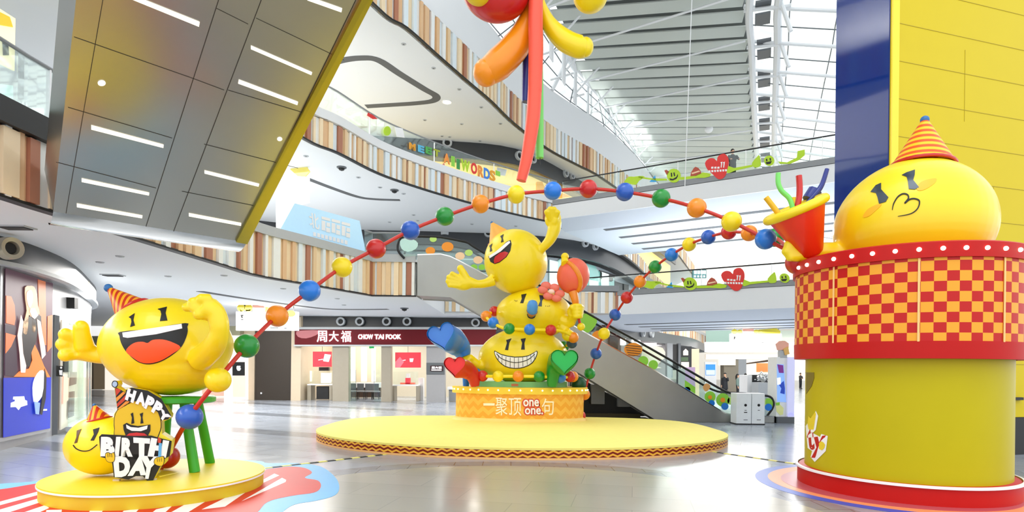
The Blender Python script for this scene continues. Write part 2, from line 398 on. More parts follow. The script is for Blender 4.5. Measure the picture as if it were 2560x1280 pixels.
FM = [pm('slat white', '#eef0ee', .45), pm('slat cream', '#f2dcb8', .45), pm('slat tan', '#e2bb90', .45), pm('slat brown', '#b0755a', .45), pm('slat pale blue', '#dfeaf0', .4), pm('slat sand', '#e6c79c', .45), BLK]
def cumul(P):
    s = [0]
    for i in range(1, len(P)): s.append(s[-1] + sqrt((P[i][0] - P[i - 1][0]) ** 2 + (P[i][1] - P[i - 1][1]) ** 2))
    return s
def along(P, S, d):
    for i in range(1, len(P)):
        if S[i] >= d or i == len(P) - 1:
            t = (d - S[i - 1]) / max(S[i] - S[i - 1], 1e-6); a, b = Vector(P[i - 1]), Vector(P[i]); tt = (b - a).normalized()
            return a + (b - a) * t, tt
def fins(P, z0, z1, seed, wmin=.1, wmax=.3, out=.14):
    rnd = random.Random(seed); mb = MB(); S = cumul(P); d = .02; last = -1; k = 0
    while d < S[-1] - .05:
        wd = min(rnd.uniform(wmin, wmax), S[-1] - d); m = rnd.choice([0, 0, 0, 1, 1, 1, 2, 2, 5, 5, 4, 4, 3])
        if m == last: m = (m + 1) % 6
        last = m; p, t = along(P, S, d + wd / 2); nrm = Vector((t.y, -t.x)); dp = out * (1 if k % 2 else .45) + rnd.uniform(0, .03)
        mb.mi = m; c = p + nrm * (dp / 2 + .01)
        mb.box((c.x, c.y, (z0 + z1) / 2), (wd * .97, dp, z1 - z0), rz=atan2(t.y, t.x)); d += wd; k += 1
    return mb
struct('trim_1', fins(E2a[9:], 4.82, 6.12, 1), FM, smooth=False)
struct('trim_2', fins(E2[-2:], 4.82, 6.12, 12, .12, .28), FM, smooth=False)
struct('trim_3', fins(E3a, 10.34, 11.36, 3, .1, .28), FM, smooth=False)
struct('trim_4', fins(E4a, 15.85, 17.45, 5, .14, .34, .18), FM, smooth=False)
struct('trim_5', fins(E2r, 4.85, 6.1, 8, .2, .4), FM, smooth=False)
struct('trim_6', fins([(-3.6, 31.85), (5.6, 31.85)], 4.95, 6.05, 9, .12, .3), FM, smooth=False)
struct('trim_7', fins(sm([(-8.7, 3), (-8.55, 8), (-8.5, 11.3)]), 4.84, 5.95, 21, .16, .34), FM, smooth=False)
struct('trim_18', fins(E3r, 10.4, 11.4, 31, .3, .6), FM, smooth=False)
def edge(name, P, z0, z1, th, mat, off=0, kind=True, **k):
    Q = [(p[0] + 0, p[1]) for p in P]
    if off:
        Q = []
        for i, p in enumerate(P):
            t = (Vector(P[min(i + 1, len(P) - 1)]) - Vector(P[max(i - 1, 0)])).normalized(); Q.append((p[0] + t.y * off, p[1] - t.x * off))
    return struct(name, MB().ribbon(Q, z0, z1, th), mat, **k)
edge('trim_8', E2, 6.12, 6.42, .3, LGY, .06); edge('trim_9', E2, 4.78, 4.83, .2, BLK, .06)
edge('trim_10', E3a, 11.38, 11.72, .36, WHT, .05); edge('trim_11', E3a, 10.27, 10.34, .12, BLK, .12)
edge('trim_12', E4a, 15.78, 15.86, .12, BLK, .16); edge('trim_13', E4a, 17.45, 17.6, .3, WHT, .04)
edge('trim_14', [(-3.6, 31.8), (5.6, 31.8)], 6.1, 6.4, .3, GRY)
edge('trim_15', sm([(-8.75, 2), (-8.55, 8), (-8.42, 11.3)]), 5.98, 6.4, .3, DGR, .05)
edge('trim_16', E2r, 6.1, 6.4, .3, WHT, .04); edge('trim_17', E3r, 10.24, 10.36, .3, BLK, .04)
# recessed slots in the soffits
def slot(name, pts, z, wd, mat=None):
    P = spline([(x, y, 0) for x, y in pts], 6); mb = MB(); mb.ribbon([(p.x, p.y) for p in P], z - .012, z + .0, wd)
    return struct(name, mb, mat or pm('slot shadow gap', '#5b5d5f', .8))
slot('trim_19', L([(818, 165), (850, 152), (900, 145), (945, 150), (1000, 185), (1060, 222), (1090, 240), (1082, 252), (1040, 258), (980, 262), (915, 266)], 15.8), 15.8, .42)
slot('trim_21', L([(765, 445), (830, 470), (895, 492), (940, 498), (1000, 500)], 10.3), 10.3, .3)
slot('trim_22', L([(500, 728), (560, 738), (640, 750), (760, 766), (840, 773), (970, 773)], 4.8), 4.8, .35)
# ================================================================ BRIDGES
def bridge(n, A, B, wd, z0, z1, seed):
    A = Vector(A); B = Vector(B); t = (B - A).normalized(); q = Vector((-t.y, t.x)) * wd
    mb = MB(); mb.prism([(A.x, A.y, z0 + .4), (B.x, B.y, z0 + .4), (B.x + q.x, B.y + q.y, z0 + .4), (A.x + q.x, A.y + q.y, z0 + .4)], (0, 0, z1 - z0 - .4))
    q1 = q * .14; q2 = q * .93
    mb.add([(A.x, A.y, z0 + .4), (B.x, B.y, z0 + .4), (B.x + q1.x, B.y + q1.y, z0), (A.x + q1.x, A.y + q1.y, z0), (A.x + q2.x, A.y + q2.y, z0), (B.x + q2.x, B.y + q2.y, z0), (A.x + q.x, A.y + q.y, z0 + .4), (B.x + q.x, B.y + q.y, z0 + .4)],
           [[0, 1, 2, 3], [3, 2, 5, 4], [4, 5, 7, 6], [0, 3, 4, 6], [1, 7, 5, 2]])
    struct('ceiling', mb, pm('bridge plaster', '#ccd3dc', .6, var=.01), smooth=False)
    t3 = Vector((t.x, t.y)); nn = Vector((t.y, -t.x))
    a = A + nn * .03; b = B + nn * .03
    struct('trim_2%d' % (3 + n), MB().ribbon([(a.x, a.y), (b.x, b.y)], z0 + .38, z1 - .08, .1), WHT)
    struct('trim_2%d' % (5 + n), MB().ribbon([(a.x, a.y), (b.x, b.y)], z1 - .06, z1 + .2, .16), GRY)
    mb = MB()
    for f in (.2, .42, .62, .8):
        c0 = A + q * f + t * 2.2; c1 = B + q * f - t * 1.0
        mb.box(((c0.x + c1.x) / 2, (c0.y + c1.y) / 2, z0 - .006), ((c1 - c0).length, .42, .02), rz=atan2(t.y, t.x))
    struct('trim_2%d' % (7 + n), mb, pm('slot shadow gap', '#5b5d5f', .8), smooth=False)
    return A, B, t, q
BR2 = bridge(0, (3.4, 33.2), (27, 17.9), 10.0, 4.5, 5.95, 1)
BR3 = bridge(1, (2.2, 33.5), (27, 18.1), 10.5, 9.9, 11.15, 2)
# ================================================================ ROOF
ZR = 22.0
Wl = sm([(-9.5, 8), (-8.6, 15)] + [(-5.5, 22.7), (-3.4, 27.4), (-1.9, 29.8), (0, 34), (2.2, 38), (4.5, 41.3), (7.6, 45.6), (14, 58), (27, 86)], 4)
def res(P, n):
    S = cumul(P); return [along(P, S, S[-1] * i / (n - 1))[0] for i in range(n)]
Sl = sm([(-7.0, 12), (-3.5, 20), (1.7, 33.5), (4.0, 40.2), (6.7, 45.4), (8.7, 50), (11.1, 55.6), (13, 61.3), (22, 82)], 4)
Sr = sm([(4.6, 8), (9, 22), (12.3, 32.4), (14, 36.4), (16.1, 41.4), (18.3, 46.6), (21.9, 55), (25, 62), (34, 84)], 4)
struct('wall_left', MB().ribbon(E4a[3:], 17.55, 19.75, .2), WHT)
NS = 52
A_, B_ = res(Sl, NS), res(Sr, NS)
mb = MB()
for i in range(NS):
    a, b = A_[i], B_[i]; t = (b - a).normalized(); c = (a + b) / 2
    M = frame((0, 0, 1), (t.x, t.y, 0)) @ Matrix.Rotation(radians(-16), 3, 'X')
    mb.box((c.x, c.y, ZR), ((b - a).length, .76, .09), M=M)
SLAT = pm('roof slat paint', '#ccd2cb', .5, var=.01)
struct('ceiling', mb, SLAT, smooth=False)
mb = MB(); q = 14; a2, b2 = res(Sl, q), res(Sr, q)
mb.add([(p.x, p.y, 23.4) for p in a2] + [(p.x, p.y, 23.4) for p in b2], [[i, i + 1, q + i + 1, q + i] for i in range(q - 1)])
struct('ceiling', mb, pm('roof deck', '#5a605e', .8), smooth=False)
def skylight(Pa, za, Pb, zb, n, m, name, r=.13):
    a, b = res(Pa, n), res(Pb, n); fr = MB(); bars = MB(); G = MB()
    for i in range(n):
        p = Vector((a[i].x, a[i].y, za)); q = Vector((b[i].x, b[i].y, zb)); (fr if i % 2 == 0 else bars).tube([p - (q - p) * .0, q], r if i % 2 == 0 else .035, 8)
    for j in range(m + 1):
        bars.tube([Vector((a[i].x, a[i].y, za)).lerp(Vector((b[i].x, b[i].y, zb)), j / m) + Vector((0, 0, .16)) for i in range(n)], .035, 5)
    G.add([(p.x, p.y, za + .2) for p in a] + [(p.x, p.y, zb + .2) for p in b], [[i, i + 1, n + i + 1, n + i] for i in range(n - 1)])
    root = struct(name, G, GLS, smooth=False)
    o = fr.build('beam', WHT, root); o2 = bars.build('glazing_bar', pm('glazing bar', '#6a7074', .5), root)
    return root
skylight(Wl, 19.7, Sl, 22.1, 38, 3, 'window_1')
Or = [(p[0] + 15, p[1] - 6.5) for p in Sr]
skylight(Sr, 22.2, Or, 17.7, 44, 7, 'window_2', .11)
# hangers beside the slats, cable struts below them, dark hatches on the right edge
mb = MB()
for i, p in enumerate(res(Sl, 26)[4:]):
    mb.tube([(p.x, p.y, 22.2), (p.x, p.y, 19.9), (p.x + .1, p.y, 19.6)], [.13, .13, .03], 8); mb.tube([(p.x - .8, p.y + .3, 20.1), (p.x + .6, p.y - .2, 20.3)], .06, 6)
    mb.tube([(p.x, p.y, 20.4), (p.x + 1.6, p.y - .6, 22)], .06, 6)
mb.tube([(p.x, p.y, 22) for p in res(Sl, 26)], .22, 8)
struct('trim_30', mb, WHT)
mb = MB()
for i in range(3, NS - 2, 3):
    a, b = A_[i], B_[i - 3]
    mb.tube([(a.x, a.y, 21.5), (b.x, b.y, 21.4)], .06, 6); mb.tube([(a.x, a.y, 21.5), (b.x - .5, b.y + .9, 21.7)], .04, 6)
struct('trim_31', mb, WHT)
mb = MB(); m2 = MB(); R = res(Sr, 60)
for i in range(6, 59):
    p, p2 = R[i], R[i - 1]; t = (p - p2).normalized(); ang = atan2(t.y, t.x)
    if i % 3: m2.box((p.x + .9, p.y - .4, 21.9), (.8 if i % 3 == 1 else 1.1, .8, .12), rz=ang)
mb.tube([(p.x + .3, p.y, 21.8) for p in R], .2, 8); mb.tube([(p.x + 1.6, p.y - .7, 21.8) for p in R], .22, 8)
for i in range(4, 59, 3):
    p = R[i]; mb.tube([(p.x + 1.7, p.y - .7, 22), (p.x + 2.2, p.y - .9, 20.2)], .12, 8); mb.tube([(p.x, p.y, 21.8), (p.x + 2.2, p.y - .9, 21.6)], .1, 6)
struct('trim_32', mb, WHT); struct('trim_33', m2, MGY, smooth=False)
# ================================================================ SHOP WALLS
# ground floor: curved shop band with round air jets
def wallrun(name, P, z0, z1, mat, th=.2): return struct(name, MB().ribbon(P, z0, z1, th), mat)
BAND = pm('dark vent band', '#33363a', .35)
G1 = [(-17, 34), (8, 34.3)]
G1b = sm([(5.2, 34.3), (7.2, 39), (11.8, 47), (16, 54), (21, 66)])
wallrun('wall_back', [(-12.4, 34.15), (4, 34.3)], 4.1, 4.8, BAND)
wallrun('wall_back_curve', [(p[0], p[1]) for p in G1b], 4.0, 4.8, BAND)
SH = pm('shop grey wall', '#a5a09a', .5)
wallrun('wall_shop_rear', [(-12.6, 40), (6, 40)], 0, 4.1, pm('shop rear wall', '#cfc6b0', .6))
wallrun('wall_shop_side', [(4.6, 34.3), (6.4, 40)], 0, 4.1, SH)
wallrun('wall_curve', [(6.9, 38.6), (9.5, 43.5), (12.5, 49)], 0, 4.0, pm('taupe wall', '#8d8384', .5))
struct('wall_pillar', MB().bx(-12.5, -11.95, 33.95, 40, 0, 4.75), BEI, smooth=False)
struct('door_1', MB().bx(-14.6, -12.5, 34.1, 34.3, 0, 4.2), pm('dark bronze door', '#3a332c', .4, metal=.3), smooth=False)
struct('wall_jamb', MB().bx(-15.3, -14.6, 34, 34.4, 0, 4.6).bx(-15.3, -11.9, 34.05, 34.4, 4.2, 4.8), pm('jamb stone', '#b3a48e', .5), smooth=False)
# level two shops
G2 = sm([(-24, 30), (-16, 34), (-10, 36.5), (-4, 37), (2, 38), (6.5, 42), (12, 54), (22, 76)])
wallrun('wall_upper', [(p[0], p[1]) for p in G2], 9.2, 10.3, BAND)
wallrun('wall_upper_fronts', [(p[0] - .5, p[1] + .7) for p in G2], 6.1, 9.2, pm('upper shopfront grey', '#9aa4aa', .35))
G3 = sm([(-26, 28), (-18, 33), (-11, 35.5), (-4.9, 36.6), (0, 37.9), (4.0, 43), (8, 50), (20, 74)])
wallrun('wall_top', [(p[0], p[1]) for p in G3], 14.8, 15.8, BAND)
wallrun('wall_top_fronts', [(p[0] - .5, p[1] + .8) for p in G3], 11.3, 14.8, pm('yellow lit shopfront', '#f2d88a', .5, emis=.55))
# far hall behind
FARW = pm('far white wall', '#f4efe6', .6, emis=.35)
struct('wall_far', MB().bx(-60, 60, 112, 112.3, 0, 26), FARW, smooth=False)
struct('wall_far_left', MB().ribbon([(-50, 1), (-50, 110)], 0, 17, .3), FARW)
struct('wall_left_corridor', MB().ribbon([(-34, 50), (-17.5, 50)], 0, 4.8, .3), pm('far shop white', '#fff6e6', .5, emis=.8), smooth=False)  # self-glow put into the wall colour in place of shop lighting
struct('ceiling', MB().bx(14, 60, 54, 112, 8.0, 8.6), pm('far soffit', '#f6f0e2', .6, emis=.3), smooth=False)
# ================================================================ KIOSK ON THE RIGHT
def Z(x0, y0, s, pts): return [(x0 + x / s, y0 + y / s) for x, y in pts]
KX, KY, KR = 7.07, 10.87, 1.577
CHECK = pat_mat('red and orange checks', 'check', '#bc100c', '#eca028', .4)
ki = thing('kiosk', 'round yellow kiosk drum with a checkered red and orange upper ring and red base', 'kiosk', (KX, KY, 0))
base = MB().lathe((KX, KY, 0), [(0, 0), (1.7, 0), (1.7, .28), (1.66, .31), (0, .31)], 96).build('base', REDD, ki, bvh=True)
MB().lathe((KX, KY, 0), [(1.69, .275), (1.735, .28), (1.735, .315), (1.69, .32)], 96).build('base_trim', WHG, ki)
drum = MB().lathe((KX, KY, 0), [(0, .31), (KR, .31), (KR, 2.32), (0, 2.32)], 96).build('drum', KIOY, ki, bvh=True)
MB().lathe((KX, KY, 0), [(1.6, 2.29), (1.775, 2.29), (1.785, 2.56), (1.6, 2.56)], 96).build('lower_band', REDD, ki)
MB().lathe((KX, KY, 0), [(1.775, 2.52), (1.775, 3.88)], 96, pk=(1.775 / .172, 1 / .158)).build('checkered_ring', CHECK, ki)
MB().lathe((KX, KY, 0), [(1.6, 3.84), (1.815, 3.84), (1.815, 4.07), (1.79, 4.09), (0, 4.07)], 96).build('light_band', REDD, ki)
for i in range(37):
    a = 2 * pi * i / 37; b = MB().ell((KX + 1.83 * cos(a), KY + 1.83 * sin(a), 3.965), (.036, .036, .036), nu=10, nv=6).build('bulb', EMC, ki)
for a in (3.55, 4.25, 4.95):
    MB().box((KX + 1.786 * cos(a), KY + 1.786 * sin(a), 3.2), (.008, .03, 1.3), rz=a).build('panel_seam', pm('pale orange', '#f6c27a', .5), ki)
pk_ = pr_bvh(drum, 11.3)
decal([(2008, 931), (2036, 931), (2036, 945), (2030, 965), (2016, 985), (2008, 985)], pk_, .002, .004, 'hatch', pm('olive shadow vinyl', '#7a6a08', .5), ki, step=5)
st = decal(Z(1920, 640, 2, [(190, 850), (205, 830), (222, 860), (240, 775), (252, 800), (240, 870), (225, 885), (262, 905), (268, 890), (300, 900), (290, 975), (235, 1030), (215, 1005), (222, 975), (200, 960)]), pk_, .004, .003, 'sticker', WHG, ki, step=4)
text('t', [(2017, 1072), (2034, 1070), (2038, 1124), (2022, 1126)], pk_, .008, .002, 'letter', REDD, ki, bold=.03)
text('y', [(2036, 1093), (2066, 1088), (2058, 1146), (2028, 1144)], pk_, .008, .002, 'letter', REDD, ki, bold=.03)
decal(Z(1920, 640, 2, [(205, 800), (215, 812), (238, 780), (242, 790), (236, 830), (230, 868), (206, 868), (200, 840)]), pk_, .008, .002, 'sticker_figure', YELD, ki, step=4)
decal([(2049, 1108), (2054, 1103), (2060, 1106), (2064, 1112), (2062, 1120), (2056, 1126), (2049, 1122)], pk_, .011, .002, 'sticker_hand', YELD, ki, step=4)
# floor decals round the kiosk
fl = thing('floor_sticker', 'blue and orange oval floor sticker around the red kiosk base', 'sticker', (KX, KY, 0))
MB().lathe((KX, KY, 0), [(0, .001), (2.45, .001), (2.45, .003), (0, .003)], 96).build('blue_ring', pm('blue floor vinyl', '#2c54b8', .35, spec=.25), fl)
MB().lathe((KX, KY, 0), [(0, .003), (2.22, .003), (2.22, .005), (0, .005)], 96).build('orange_ring', pm('peach floor vinyl', '#ee9460', .35, spec=.25), fl)
MB().lathe((KX - .2, KY - .06, 0), [(0, .005), (1.86, .005), (1.86, .007), (0, .007)], 96, sx=.98).build('mauve_ring', pm('mauve floor vinyl', '#b8545c', .3), fl)
# ---------------------------------------------------------------- eyes
def eye(cx, cy, w_, h_, tilt=0):
    P = [(-.62, -.36), (-.2, -.48), (.45, -.5), (.3, -.25), (.22, .05), (.3, .3), (.55, .44), (0, .5), (-.42, .46), (-.2, .2), (-.12, -.1), (-.22, -.3)]
    c, s = cos(tilt), sin(tilt)
    return [(cx + x * w_ * c - y * h_ * s, cy + x * w_ * s + y * h_ * c) for x, y in P]
HATM = pat_mat('red and yellow hat stripes', 'stripe', '#f6a81c', '#c02c10', .4)
HATL = pat_mat('orange and gold hat stripes', 'stripe', '#f8c020', '#e0561a', .4)
def hat(tip, base_c, r, parent, mat, n_str, pom, pomr, rim, skew=0, tipr=.02, name='party_hat'):
    tip = Vector(tip); bc = Vector(base_c); ax = tip - bc; M = frame(ax); hgt = ax.length; mb = MB(); n = 32; K = 14; vs = []; ps = []
    for i in range(K + 1):
        t = i / K; rr = r * (1 - t) + tipr * t
        for j in range(n):
            a = 2 * pi * j / n; v = bc + M @ Vector((cos(a) * rr, sin(a) * rr, hgt * t)); vs.append(v); ps.append((t * n_str + skew * (v.x - bc.x) / r, 0))
    mb.add(vs, [[i * n + j, i * n + (j + 1) % n, (i + 1) * n + (j + 1) % n, (i + 1) * n + j] for i in range(K) for j in range(n)] + [list(range(n))[::-1], list(range(K * n, K * n + n))], ps)
    o = mb.build(name, mat, parent)
    MB().tube([bc + M @ Vector((cos(2 * pi * j / 24) * r, sin(2 * pi * j / 24) * r, 0)) for j in range(25)], rim, 8).build('hat_rim', RED, o if W0[o] is None else o)
    MB().ell(tip, pomr, nu=14, nv=8).build('pompom', pm('pompom blue', '#2a6aa8', .5), o)
    return o
# ================================================================ KISSING FIGURE ON THE KIOSK
kf = thing('ball_figure', 'round yellow kissing figure in a striped cone hat on top of the checkered kiosk', 'sculpture', (KX + .15, KY, 4.07))
mb = MB(); KD = 10.87; kc = at(2279, 560, KD)
mb.ell(kc, (1.27, 1.25, 1.13), nu=48, nv=28, fn=lambda q: Vector((q.x * (1 - .07 * q.z), q.y, q.z)))
mb.ell(kc - Vector((0, 0, .45)), (1.16, 1.1, .85), nu=32, nv=18)
mb.tube(spline([at(2180, 628, KD - .1), at(2100, 628, KD + .2), at(2050, 628, 11.1), at(2005, 632, 11.2)]), [.2, .17, .16, .2], 14)
for a, b in (((2012, 625), (1972, 612)), ((2010, 632), (1966, 628)), ((2012, 640), (1976, 642)), ((2020, 618), (1990, 605))):
    mb.tube([at(*a, 11.15), at(*b, 11.1)], [.12, .09], 10); mb.ell(at(*b, 11.1), .095, nu=10, nv=8)
KB = blob(mb, 'body', YEL, kf, .03)
pk = pr_bvh(KB, 10)
GRAD = pm('eye chrome black', '#3c4650', .18, metal=.3)
S3 = 3.048
decal(Z(1880, 280, S3, [(905, 610), (945, 560), (985, 542), (985, 590), (1040, 650), (1020, 685), (970, 700), (958, 650), (945, 618)]), pk, .0, .012, 'eye', GRAD, kf, step=5)
decal(Z(1880, 280, S3, [(1142, 482), (1180, 462), (1242, 442), (1240, 480), (1228, 520), (1272, 575), (1240, 592), (1195, 588), (1188, 530), (1178, 495)]), pk, .0, .012, 'eye', GRAD, kf, step=5)
m_ = stroke(Z(1880, 280, S3, [(1070, 748), (1080, 700), (1110, 650), (1150, 625), (1185, 632), (1192, 660), (1165, 695), (1200, 668), (1240, 662), (1275, 680), (1262, 735), (1210, 775), (1112, 795)]), 3.6, pk, .0, .014, 'mouth', BLK, kf, taper=True)
BLUSH = pm('orange blush', '#f8b81c', .4)
decal(Z(1880, 280, S3, [(845, 800), (880, 745), (930, 715), (975, 700), (985, 712), (940, 755), (890, 795)]), pk, .0, .008, 'cheek', BLUSH, kf, step=6, smooth=3)
decal(Z(1880, 280, S3, [(1255, 580), (1280, 540), (1340, 515), (1405, 508), (1390, 545), (1320, 590), (1270, 600)]), pk, .0, .008, 'cheek', BLUSH, kf, step=6, smooth=3)
hat(at(2312, 300, KD - .1), at(2305, 416, KD - .15), .5, kf, HATL, 7, BLU, .075, .03, skew=.25, tipr=.05)
# cone with streamers, held in the fist
pc = thing('party_popper', 'red cone popper with a yellow rim and streamers in the kissing figure\'s fist', 'party popper', at(2030, 645, 11.1))
ap = at(2032, 640, 11.1); rc = at(1989, 524, 11.0); M = frame(rc - ap, (1, .25, 0)); Lc = (rc - ap).length
MB().lathe(ap, [(0, -.02), (.14, .0), (.2, .05), (.5, Lc * .97), (.47, Lc * .97), (.1, .1)], 40, M=M).build('cone', pm('orange red paint', '#ee3208', .4, coat=.2), pc)
MB().tube([rc + M @ Vector((cos(2 * pi * j / 40) * .5, sin(2 * pi * j / 40) * .5, 0)) for j in range(41)], .085, 12).build('rim', YEL, pc)
MB().lathe(rc, [(0, -.02), (.48, -.02), (.48, -.06), (0, -.06)], 40, M=M).build('lid', YELD, pc)
def strm(pts, D, r, m, nm='streamer', par=None, D2=None):
    n = len(pts); return MB().tube(spline([at(x, y, D + ((D2 or D) - D) * i / (n - 1)) for i, (x, y) in enumerate(pts)]), r, 10).build(nm, m, par)
q = lambda pts: Z(1880, 280, S3, pts)
strm(q([(312, 740), (285, 660), (225, 600), (200, 540), (200, 465)]), 11.0, .045, LGRN, par=pc)
strm(q([(345, 720), (360, 640), (362, 560), (357, 485)]), 11.0, .055, RED, par=pc)
strm(q([(410, 700), (470, 640), (530, 560), (572, 435)]), 11.1, [.03, .05, .04], NAVY, par=pc)
strm(q([(430, 670), (480, 600)]), 11.2, [.12, .13], NAVY, par=pc)
strm(q([(205, 780), (160, 720), (105, 650)]), 11.0, .05, pm('gold paint', '#eab41c', .4), par=pc)
strm(q([(320, 720), (325, 655)]), 11.3, .07, YEL, par=pc)
for (x, y, rx, D, m, l) in ((1995, 656, .23, 11.35, RED, 'large red ball hanging under the kissing figure\'s fist'), (2041, 652, .14, 11.15, pm('rose paint', '#e8444c', .4), 'small rose ball beside the fist above the kiosk rim')):
    c = at(x, y, D); tag(MB().ell(c, rx).build('ball', m), l, 'ball')
# ================================================================ BEAD GARLANDS
def garland(root, beads, pts0, pts1, r=.2, cr=.038, rm=ROD):
    P = [at(*p) for p in pts0] + [at(x, y, D) for x, y, D, m in beads] + [at(*p) for p in pts1]
    MB().tube(spline(P, 5), cr, 10).build('rod', rm, root)
    for x, y, D, m in beads: MB().ell(at(x, y, D), r, nu=28, nv=16).build('bead', m, root)
R_, B_2, G_, O_, Y_, K_ = RED, BLU, GRN, ORA, YEL, BLU2
g1 = thing('bead_garland', 'long arching red rod of big coloured beads from left platform to kiosk', 'garland', at(300, 1175, 10.4))
garland(g1, [(418, 1142, 10.35, R_), (474, 1042, 9.55, B_2), (545, 950, 9.55, Y_), (617, 865, 10.0, G_), (693, 790, 10.9, O_), (774, 727, 11.2, K_), (855, 668, 11.8, Y_), (940, 622, 12.2, R_), (1026, 576, 12.6, B_2), (1112, 541, 12.9, G_),
             (1201, 510, 13.1, O_), (1290, 486, 13.3, Y_), (1382, 477, 13.3, K_), (1471, 472, 13.3, R_), (1562, 480, 13.3, B_2), (1653, 496, 13.0, G_), (1742, 520, 12.4, O_), (1829, 554, 12.0, Y_), (1914, 598, 11.7, K_)],
        [(395, 1188, 10.35)], [(1972, 628, 11.3)])
g2 = thing('bead_garland', 'thinner bead string curving down from the kissing figure to the round stage', 'garland', lev(1449, 1062, .27))
garland(g2, [(1937, 594, 13, G_), (1873, 583, 14.9, O_), (1822, 580, 15.8, R_), (1771, 593, 16.6, B_2), (1723, 611, 17.4, Y_), (1679, 637, 18.0, K_), (1638, 667, 18.6, G_), (1600, 704, 19.1, O_), (1567, 744, 19.6, R_), (1538, 787, 20.2, B_2),
             (1510, 834, 19.9, Y_), (1490, 884, 20.8, B_2), (1474, 934, 20.9, G_), (1461, 986, 20.9, O_), (1450, 1040, 20.6, R_)], [(1968, 622, 11.4)], [(1449, 1058, 20.5)])
# ================================================================ PILLAR
pl = thing('pillar', 'tall yellow panelled pillar with a glossy navy blue side behind the kiosk', 'pillar', (10, 15, 0))
A = Vector((8.77, 14.05, 0)); B = Vector((13.6, 15.46, 0)); Cc = Vector((8.33, 15.55, 0)); t = (B - A).normalized(); n = Vector((t.y, -t.x, 0))
MB().prism([A, B, B + (Cc - A), Cc], (0, 0, 14)).build('core', DGR, pl, smooth=False)
PY = pm('yellow wall panel', '#d0b800', .4, var=.03, scale=1.5, spec=.25)
yf = MB().prism([A + n * .0 + t * .0, B, B + n * .03, A + n * .03], (0, 0, 14)); 
for v in yf.v: v.z = max(v.z, .95)
yf.build('yellow_panels', PY, pl, smooth=False)
d2 = (Cc - A).normalized(); n2 = Vector((-d2.y, d2.x, 0))
MB().prism([A, Cc, Cc + n2 * .03, A + n2 * .03], (0, 0, 14)).build('blue_panel', pm('glossy navy panel', '#0a2c78', .05, spec=.3), pl, smooth=False)
MB().prism([A + n * .03, A + n * .03 + t * .2, A + n * .07 + t * .2, A + n * .07], (0, 0, 14)).build('corner_strip', YEL, pl, smooth=False)
MB().prism([A + n * .02, B + n * .02, B + n * .05, A + n * .05], (0, 0, .94)).build('plinth', BLK, pl, smooth=False)
sm_ = MB(); k = 0; z = 1.4
while z < 13.5:
    c = (A + B) / 2 + n * .033; sm_.box((c.x, c.y, z), ((B - A).length, .006, .014), rz=atan2(t.y, t.x)); z += .885
for s_, z0, z1 in ((2.3, 8.2, 9.95), (1.2, 4.1, 5.0), (3.3, 5.8, 6.7), (2.2, 11.7, 13)):
    c = A + t * s_ + n * .033; sm_.box((c.x, c.y, (z0 + z1) / 2), (.01, .006, z1 - z0), rz=atan2(t.y, t.x))
sm_.build('panel_seam', pm('seam olive', '#a89200', .6), pl, smooth=False)
MB().box(A + t * 4.15 + n * .07 + Vector((0, 0, 1.42)), (.3, .08, .07), rz=atan2(t.y, t.x)).build('door_handle', BLK, pl, smooth=False)
# ================================================================ LEFT PLATFORM
PX, PYc, PR, PH = -5.85, 10.0, 1.62, .24
pf = thing('platform', 'round yellow platform with a white rim holding the stool and smiley figures', 'platform', (PX, PYc, 0))
MB().lathe((PX, PYc, 0), [(0, 0), (PR - .02, 0), (PR - .02, PH - .03), (0, PH - .03)], 96).build('side', pm('platform side yellow', '#d2b414', .5), pf)
MB().lathe((PX, PYc, 0), [(0, PH - .02), (PR, PH - .02), (PR, PH), (0, PH)], 96).build('top', YELD, pf)
MB().lathe((PX, PYc, 0), [(PR - .02, PH - .045), (PR + .008, PH - .045), (PR + .008, PH - .02), (PR - .02, PH - .02)], 96).build('rim_trim', WHG, pf)
MB().tube([at(396, 1194, 9.7), at(444, 1185, 10.1)], .028, 8).build('rod', YEL, pf)
# stool
stl = thing('stool', 'green round-seated stool under the laughing figure', 'stool', (PX, PYc, PH))
sc_ = at(440, 997, 10.15); sz = sc_.z
MB().lathe((sc_.x, sc_.y, sz - .06), [(0, 0), (.58, 0), (.61, .02), (.61, .09), (.58, .11), (0, .11)], 48).build('seat', pm('stool green', '#3aa828', .4), stl)
for a, b in (((460, 1000), (487, 1180)), ((494, 1000), (525, 1157)), ((400, 1003), (372, 1180)), ((420, 1003), (408, 1158))):
    pb = lev(*b, PH); pt = at(a[0], a[1], sc_.y + (pb.y - sc_.y) * .4); pt.z = sz - .04
    MB().tube([pt, pb], [.075, .085], 14).build('leg', pm('stool green', '#3aa828', .4), stl)
# laughing figure
lf = thing('ball_figure', 'big laughing yellow figure with raised arms sitting on the green stool', 'sculpture', (PX, PYc, 1.55))
D0 = 10.1; mb = MB(); bc = at(420, 864, D0)
mb.ell(bc, (.985, .9, .80), nu=48, nv=28, fn=lambda q: Vector((q.x * (1 + .05 * (1 - abs(q.z))), q.y, q.z)), M=Matrix.Rotation(radians(-3), 3, 'Y'))
mb.ell(at(432, 905, D0), (.86, .8, .56), nu=32, nv=18)
mb.tube(spline([at(330, 905, 10.0), at(277, 895, 9.95), at(240, 889, 9.9), at(210, 876, 9.85)]), [.14, .11, .13, .19], 14)
mb.ell(at(192, 868, 9.85), (.22, .15, .2), nu=16, nv=12)
mb.tube([at(212, 870, 9.8), at(205, 835, 9.72), at(203, 817, 9.7)], [.15, .12, .115], 12); mb.ell(at(203, 819, 9.7), .12, nu=12, nv=8)
